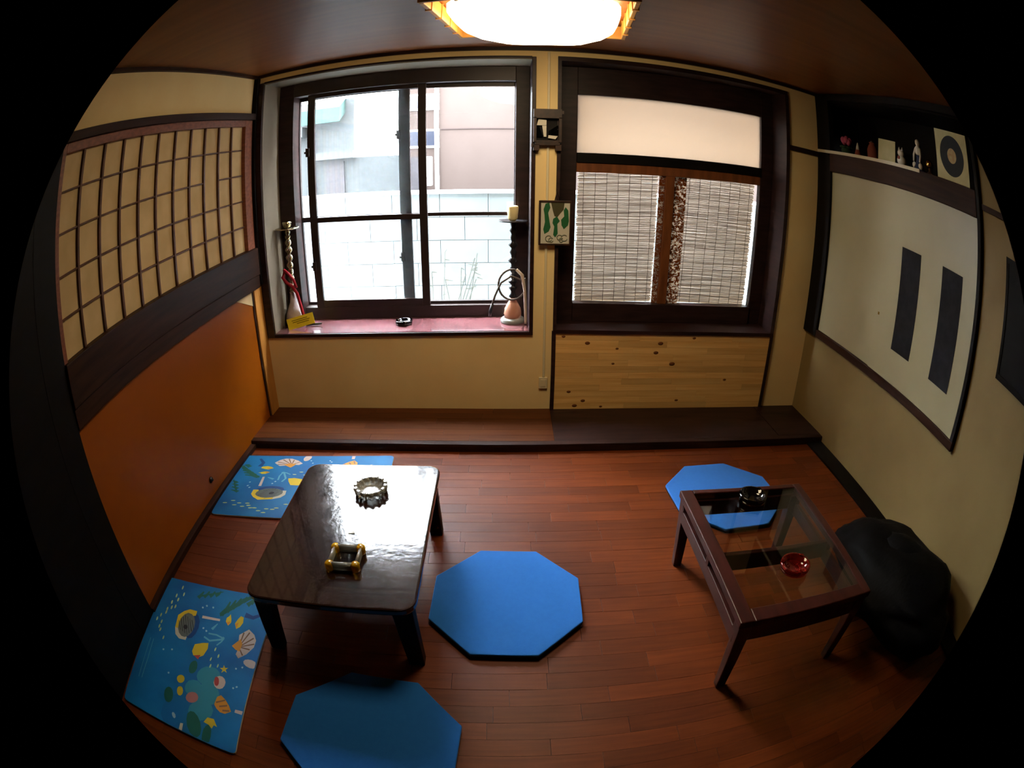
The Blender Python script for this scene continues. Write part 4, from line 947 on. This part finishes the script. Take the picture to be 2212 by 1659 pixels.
facet([(ox + .02, zc - .034), (ox + .02, zc - .024), (ox + .060, zc - .002), (ox + .060, zc - .034)], M['mirror'])

pf = thing('picture', 'small framed picture of green hanging forms below the carved ornament', 'picture', (.29, -.02, 1.23))
px0, px1, pz0, pz1 = .202, .376, 1.108, 1.353
MB().box(px0, px1, -.032, -.024, pz0, pz1).build('board', M['picboard'], pf)
fm = MB()
fm.box(px0 - .006, px0 + .006, -.038, -.022, pz0 - .006, pz1 + .006).box(px1 - .003, px1 + .004, -.038, -.022, pz0 - .006, pz1 + .006).box(px0, px1, -.038, -.022, pz0 - .007, pz0 + .003).box(px0, px1, -.038, -.022, pz1 - .003, pz1 + .007)
fm.build('frame', M['carved'], pf, bevel=.001)
def blob(name, mat, pts, y=-.0335):
    m = MB()
    n_ = len(pts)
    m.v += [(px0 + u * (px1 - px0), y, pz0 + v * (pz1 - pz0)) for u, v in pts]
    m.face(list(range(n_)), 0)
    return m.build(name, mat, pf)
blob('green_form', M['leafgreen'], [(.18, .95), (.30, .98), (.34, .86), (.27, .74), (.32, .55), (.36, .40), (.30, .30), (.16, .24), (.12, .35), (.17, .52), (.15, .70), (.12, .82)])
blob('green_form', M['leafgreen'], [(.84, .88), (.93, .80), (.96, .55), (.93, .45), (.80, .36), (.72, .45), (.70, .58), (.80, .66), (.78, .80)])
blob('green_form', M['leafgreen'], [(.44, .60), (.56, .66), (.66, .55), (.58, .48), (.60, .25), (.52, .16), (.45, .22), (.48, .42), (.42, .50)])
blob('brown_form', M['olive'], [(.36, .98), (.80, .98), (.78, .82), (.66, .72), (.58, .64), (.48, .66), (.42, .80)], -.0332)
for (cu_, cv_, rr) in ((.30, .13, .018), (.38, .10, .013), (.66, .16, .015), (.82, .15, .018), (.72, .10, .012)):
    cx_, cz_ = px0 + cu_ * (px1 - px0), pz0 + cv_ * (pz1 - pz0)
    MB().tube([(cx_ + rr * math.cos(R(a)), -.034, cz_ + rr * math.sin(R(a))) for a in range(40, 341, 30)], .0022, 5).build('curl', M['greycurl'], pf)
MB().tube([(.285, -.03, 1.352), (.30, -.02, 1.42), (.315, -.012, 1.36)], .004, 5).build('hanger', M['carved'], pf)

cbx = thing('cable_cover', 'slim cream cable cover running down the post to a switch box', 'cable cover', (.243, 0, .2))
MB().box(.236, .250, -.010, 0, .268, 2.23).build('channel', M['plastic'], cbx, bevel=.002)
sb = MB().box(.214, .268, -.012, 0, .190, .266).build('switch_box', M['plastic'], cbx, bevel=.004)
MB().box(.226, .256, -.014, -.0115, .205, .252).build('rocker', M['plastic'], sb, bevel=.002)

# ---------------------------------------------------------------- on the shelf of the niche
NZ = NZ0
xs = XR + .06
fl = thing('potted_flower', 'pink flower over dark leaves at the left end of the niche shelf', 'flower', (xs, -.26, NZ))
MB().lathe([(.03, 0), (.04, .03), (.035, .05), (.02, .05)], (xs, -.26, NZ), 14).build('pot', M['potgreen'], fl)
for j in range(7):
    a = 2 * PI * j / 7
    MB().ball((xs + .03 * math.cos(a), -.26 + .03 * math.sin(a), NZ + .055), (.022, .022, .010), 8, 5).build('leaf', M['potgreen'], fl)
for j in range(8):
    a = 2 * PI * j / 8
    MB().ball((xs + .022 * math.cos(a), -.26 + .026 * math.sin(a), NZ + .095 + .01 * (j % 2)), (.02, .02, .024), 8, 5).build('petal', M['pinkpetal'], fl)
MB().ball((xs, -.26, NZ + .118), (.018, .018, .02), 8, 5).build('petal', M['pinkpetal'], fl)
co = thing('cone_figurine', 'little pale cone shaped figurine beside the pink flower', 'figurine', (xs - .02, -.43, NZ))
MB().lathe([(.030, 0), (.026, .012), (.012, .06), (.010, .066)], (xs - .02, -.43, NZ), 12).build('body', M['terracotta'], co)
MB().lathe([(.015, .05), (.010, .075), (.004, .095), (.001, .098)], (xs - .02, -.43, NZ), 12).build('hat', M['porcelain'], co)
bt = thing('clay_bottle', 'small reddish clay bottle left of the pale square card', 'bottle', (xs + .03, -.545, NZ))
MB().lathe([(.034, 0), (.040, .02), (.040, .07), (.030, .095), (.020, .11), (.024, .12), (.018, .122)], (xs + .03, -.545, NZ), 16).build('body', M['terracotta'], bt)
MB().lathe([(.014, .118), (.016, .13), (.008, .136)], (xs + .03, -.545, NZ), 10).build('stopper', M['carved'], bt)
sq = thing('square_card', 'pale square card on a stand in the middle of the niche shelf', 'card', (xs, -.74, NZ))
sqm = MB().obox((0, 0, .078), (.006, .165, .15)).build('card', M['sleeve'], sq, loc=(0, 0, 0))
sqm.rotation_euler = (0, R(8), R(8)); sqm.location = (0, 0, .004)
MB().obox((.03, 0, .05), (.004, .03, .10), (0, R(-18), 0)).build('stand', M['sleeve'], sq, loc=(0, 0, 0))
ti = thing('dark_figurine', 'tiny dark figurine between the pale card and the white cat figurine', 'figurine', (xs + .05, -.875, NZ))
MB().lathe([(.020, 0), (.022, .02), (.014, .05), (.008, .06)], (xs + .05, -.875, NZ), 12).build('body', M['carved'], ti)
MB().ball((xs + .05, -.875, NZ + .075), .016, 10, 7).build('head', M['darkmetal'], ti)
ct = thing('white_figurine', 'small squat white figurine with a pinkish face on the niche shelf', 'figurine', (xs - .04, -.955, NZ))
MB().ball((xs - .04, -.955, NZ + .033), (.032, .036, .034), 14, 9).build('body', M['porcelain'], ct)
MB().ball((xs - .042, -.955, NZ + .078), (.024, .027, .024), 14, 9).build('head', M['porcelain'], ct)
for s_ in (-1, 1):
    MB().lathe([(.009, 0), (.006, .012), (.001, .022)], (xs - .042, -.955 + s_ * .016, NZ + .095), 8).build('ear', M['porcelain'], ct)
MB().ball((xs - .066, -.955, NZ + .045), (.006, .014, .016), 10, 6).build('bib', M['terracotta'], ct)
dl = thing('tall_figurine', 'tall white and navy standing figurine near the record sleeve', 'figurine', (xs - .04, -1.14, NZ))
MB().lathe([(.046, 0), (.044, .01), (.030, .035), (.018, .07), (.020, .085), (.014, .095)], (xs - .04, -1.14, NZ), 16).build('robe', M['navyglaze'], dl)
MB().lathe([(.014, .09), (.024, .105), (.022, .135), (.010, .15)], (xs - .04, -1.14, NZ), 14).build('torso', M['porcelain'], dl)
MB().ball((xs - .04, -1.14, NZ + .165), (.018, .018, .021), 12, 8).build('head', M['porcelain'], dl)
for s_ in (-1, 1):
    MB().tube([(xs - .045, -1.14 + s_ * .02, NZ + .13), (xs - .055, -1.14 + s_ * .034, NZ + .09), (xs - .065, -1.14 + s_ * .03, NZ + .05)], [.009, .008, .006], 7).build('arm', M['porcelain'], dl)
    MB().ball((xs - .06, -1.14 + s_ * .03, NZ + .028), (.014, .018, .02), 10, 6).build('side_bead', M['porcelain'], dl)
gbl = thing('gold_ball', 'shiny gold ball beside the tall white and navy figurine', 'ball', (xs - .03, -1.235, NZ))
MB().ball((xs - .03, -1.235, NZ + .058), .028, 16, 11).build('ball', M['gold'], gbl)
MB().lathe([(.026, 0), (.022, .008), (.010, .020), (.012, .034)], (xs - .03, -1.235, NZ), 14).build('stand', M['carved'], gbl)
rs = thing('record_sleeve', 'square cream record sleeve printed with a dark ring, propped in the niche', 'record sleeve', (XR - .012, -1.500, NZ))
sl = MB().obox((0, 0, .138), (.008, .300, .276)).build('sleeve', M['sleeve'], rs, loc=(0, 0, 0), bevel=.001)
def ring(r0, r1, x, name, mat):
    m = MB(); n_ = 40
    for r_ in (r0, r1):
        for j in range(n_):
            a = 2 * PI * j / n_
            m.v.append((x, r_ * math.cos(a), .138 + r_ * math.sin(a)))
    for j in range(n_):
        j2 = (j + 1) % n_
        m.face([j, n_ + j, n_ + j2, j2] if r0 < r1 else [j, j2, n_ + j2, n_ + j])
    return m.build(name, mat, sl, loc=(0, 0, 0))
ring(.042, .112, -.0046, 'printed_ring', M['vinyl'])
ring(.001, .042, -.0046, 'printed_centre', M['sleevelabel'])
sl.rotation_euler = (0, R(4), 0)
sl.location = (.002, 0, .002)

# ---------------------------------------------------------------- black bag slumped between the glass table and the wall
bg_ = thing('black_bag', 'black soft bag slumped on the floor between glass table and right wall', 'bag', (1.66, -2.02, 0))
bm = bmesh.new()
bmesh.ops.create_icosphere(bm, subdivisions=4, radius=1)
for v in bm.verts:
    p = v.co.copy()
    f = 1 + .16 * noise.noise(p * 1.7 + Vector((3, 1, 7))) + .07 * noise.noise(p * 4.1)
    fold = .035 * math.sin(6 * p.y + 3 * p.z + 2 * p.x)
    zz = p.z * .165 * f + .150
    v.co = Vector((p.x * .30 * f + fold * .5 + .10 * p.y * -.3, p.y * .50 * f, max(zz + fold * .4, .004)))
    if v.co.x > .335: v.co.x = .335 + (v.co.x - .335) * .08
me = bpy.data.meshes.new('bag_body'); bm.to_mesh(me); bm.free()
for p_ in me.polygons: p_.use_smooth = True
me.materials.append(M['bag'])
o = bpy.data.objects.new('bag_body', me); C.objects.link(o); o.parent = bg_
MB().tube([(1.60, -1.66, .18), (1.58, -1.56, .16), (1.60, -1.48, .09), (1.66, -1.45, .04), (1.73, -1.47, .09), (1.74, -1.55, .17), (1.72, -1.64, .20)], .018, 8).build('carry_strap', M['bag'], bg_)
fpts = []
flp = MB()
for i in range(9):
    for j in range(9):
        u, v = i / 8 - .5, j / 8 - .5
        flp.v.append((1.66 + u * .44, -1.98 + v * .52, .315 - .5 * (u * u) * 1.1 - .35 * v * v + .012 * math.sin(9 * u + 5 * v)))
for i in range(8):
    for j in range(8):
        flp.face([i * 9 + j, (i + 1) * 9 + j, (i + 1) * 9 + j + 1, i * 9 + j + 1], 0, True)
fo = flp.build('flap', M['bag'], bg_)
sd = fo.modifiers.new('thick', 'SOLIDIFY'); sd.thickness = .008; sd.offset = 0
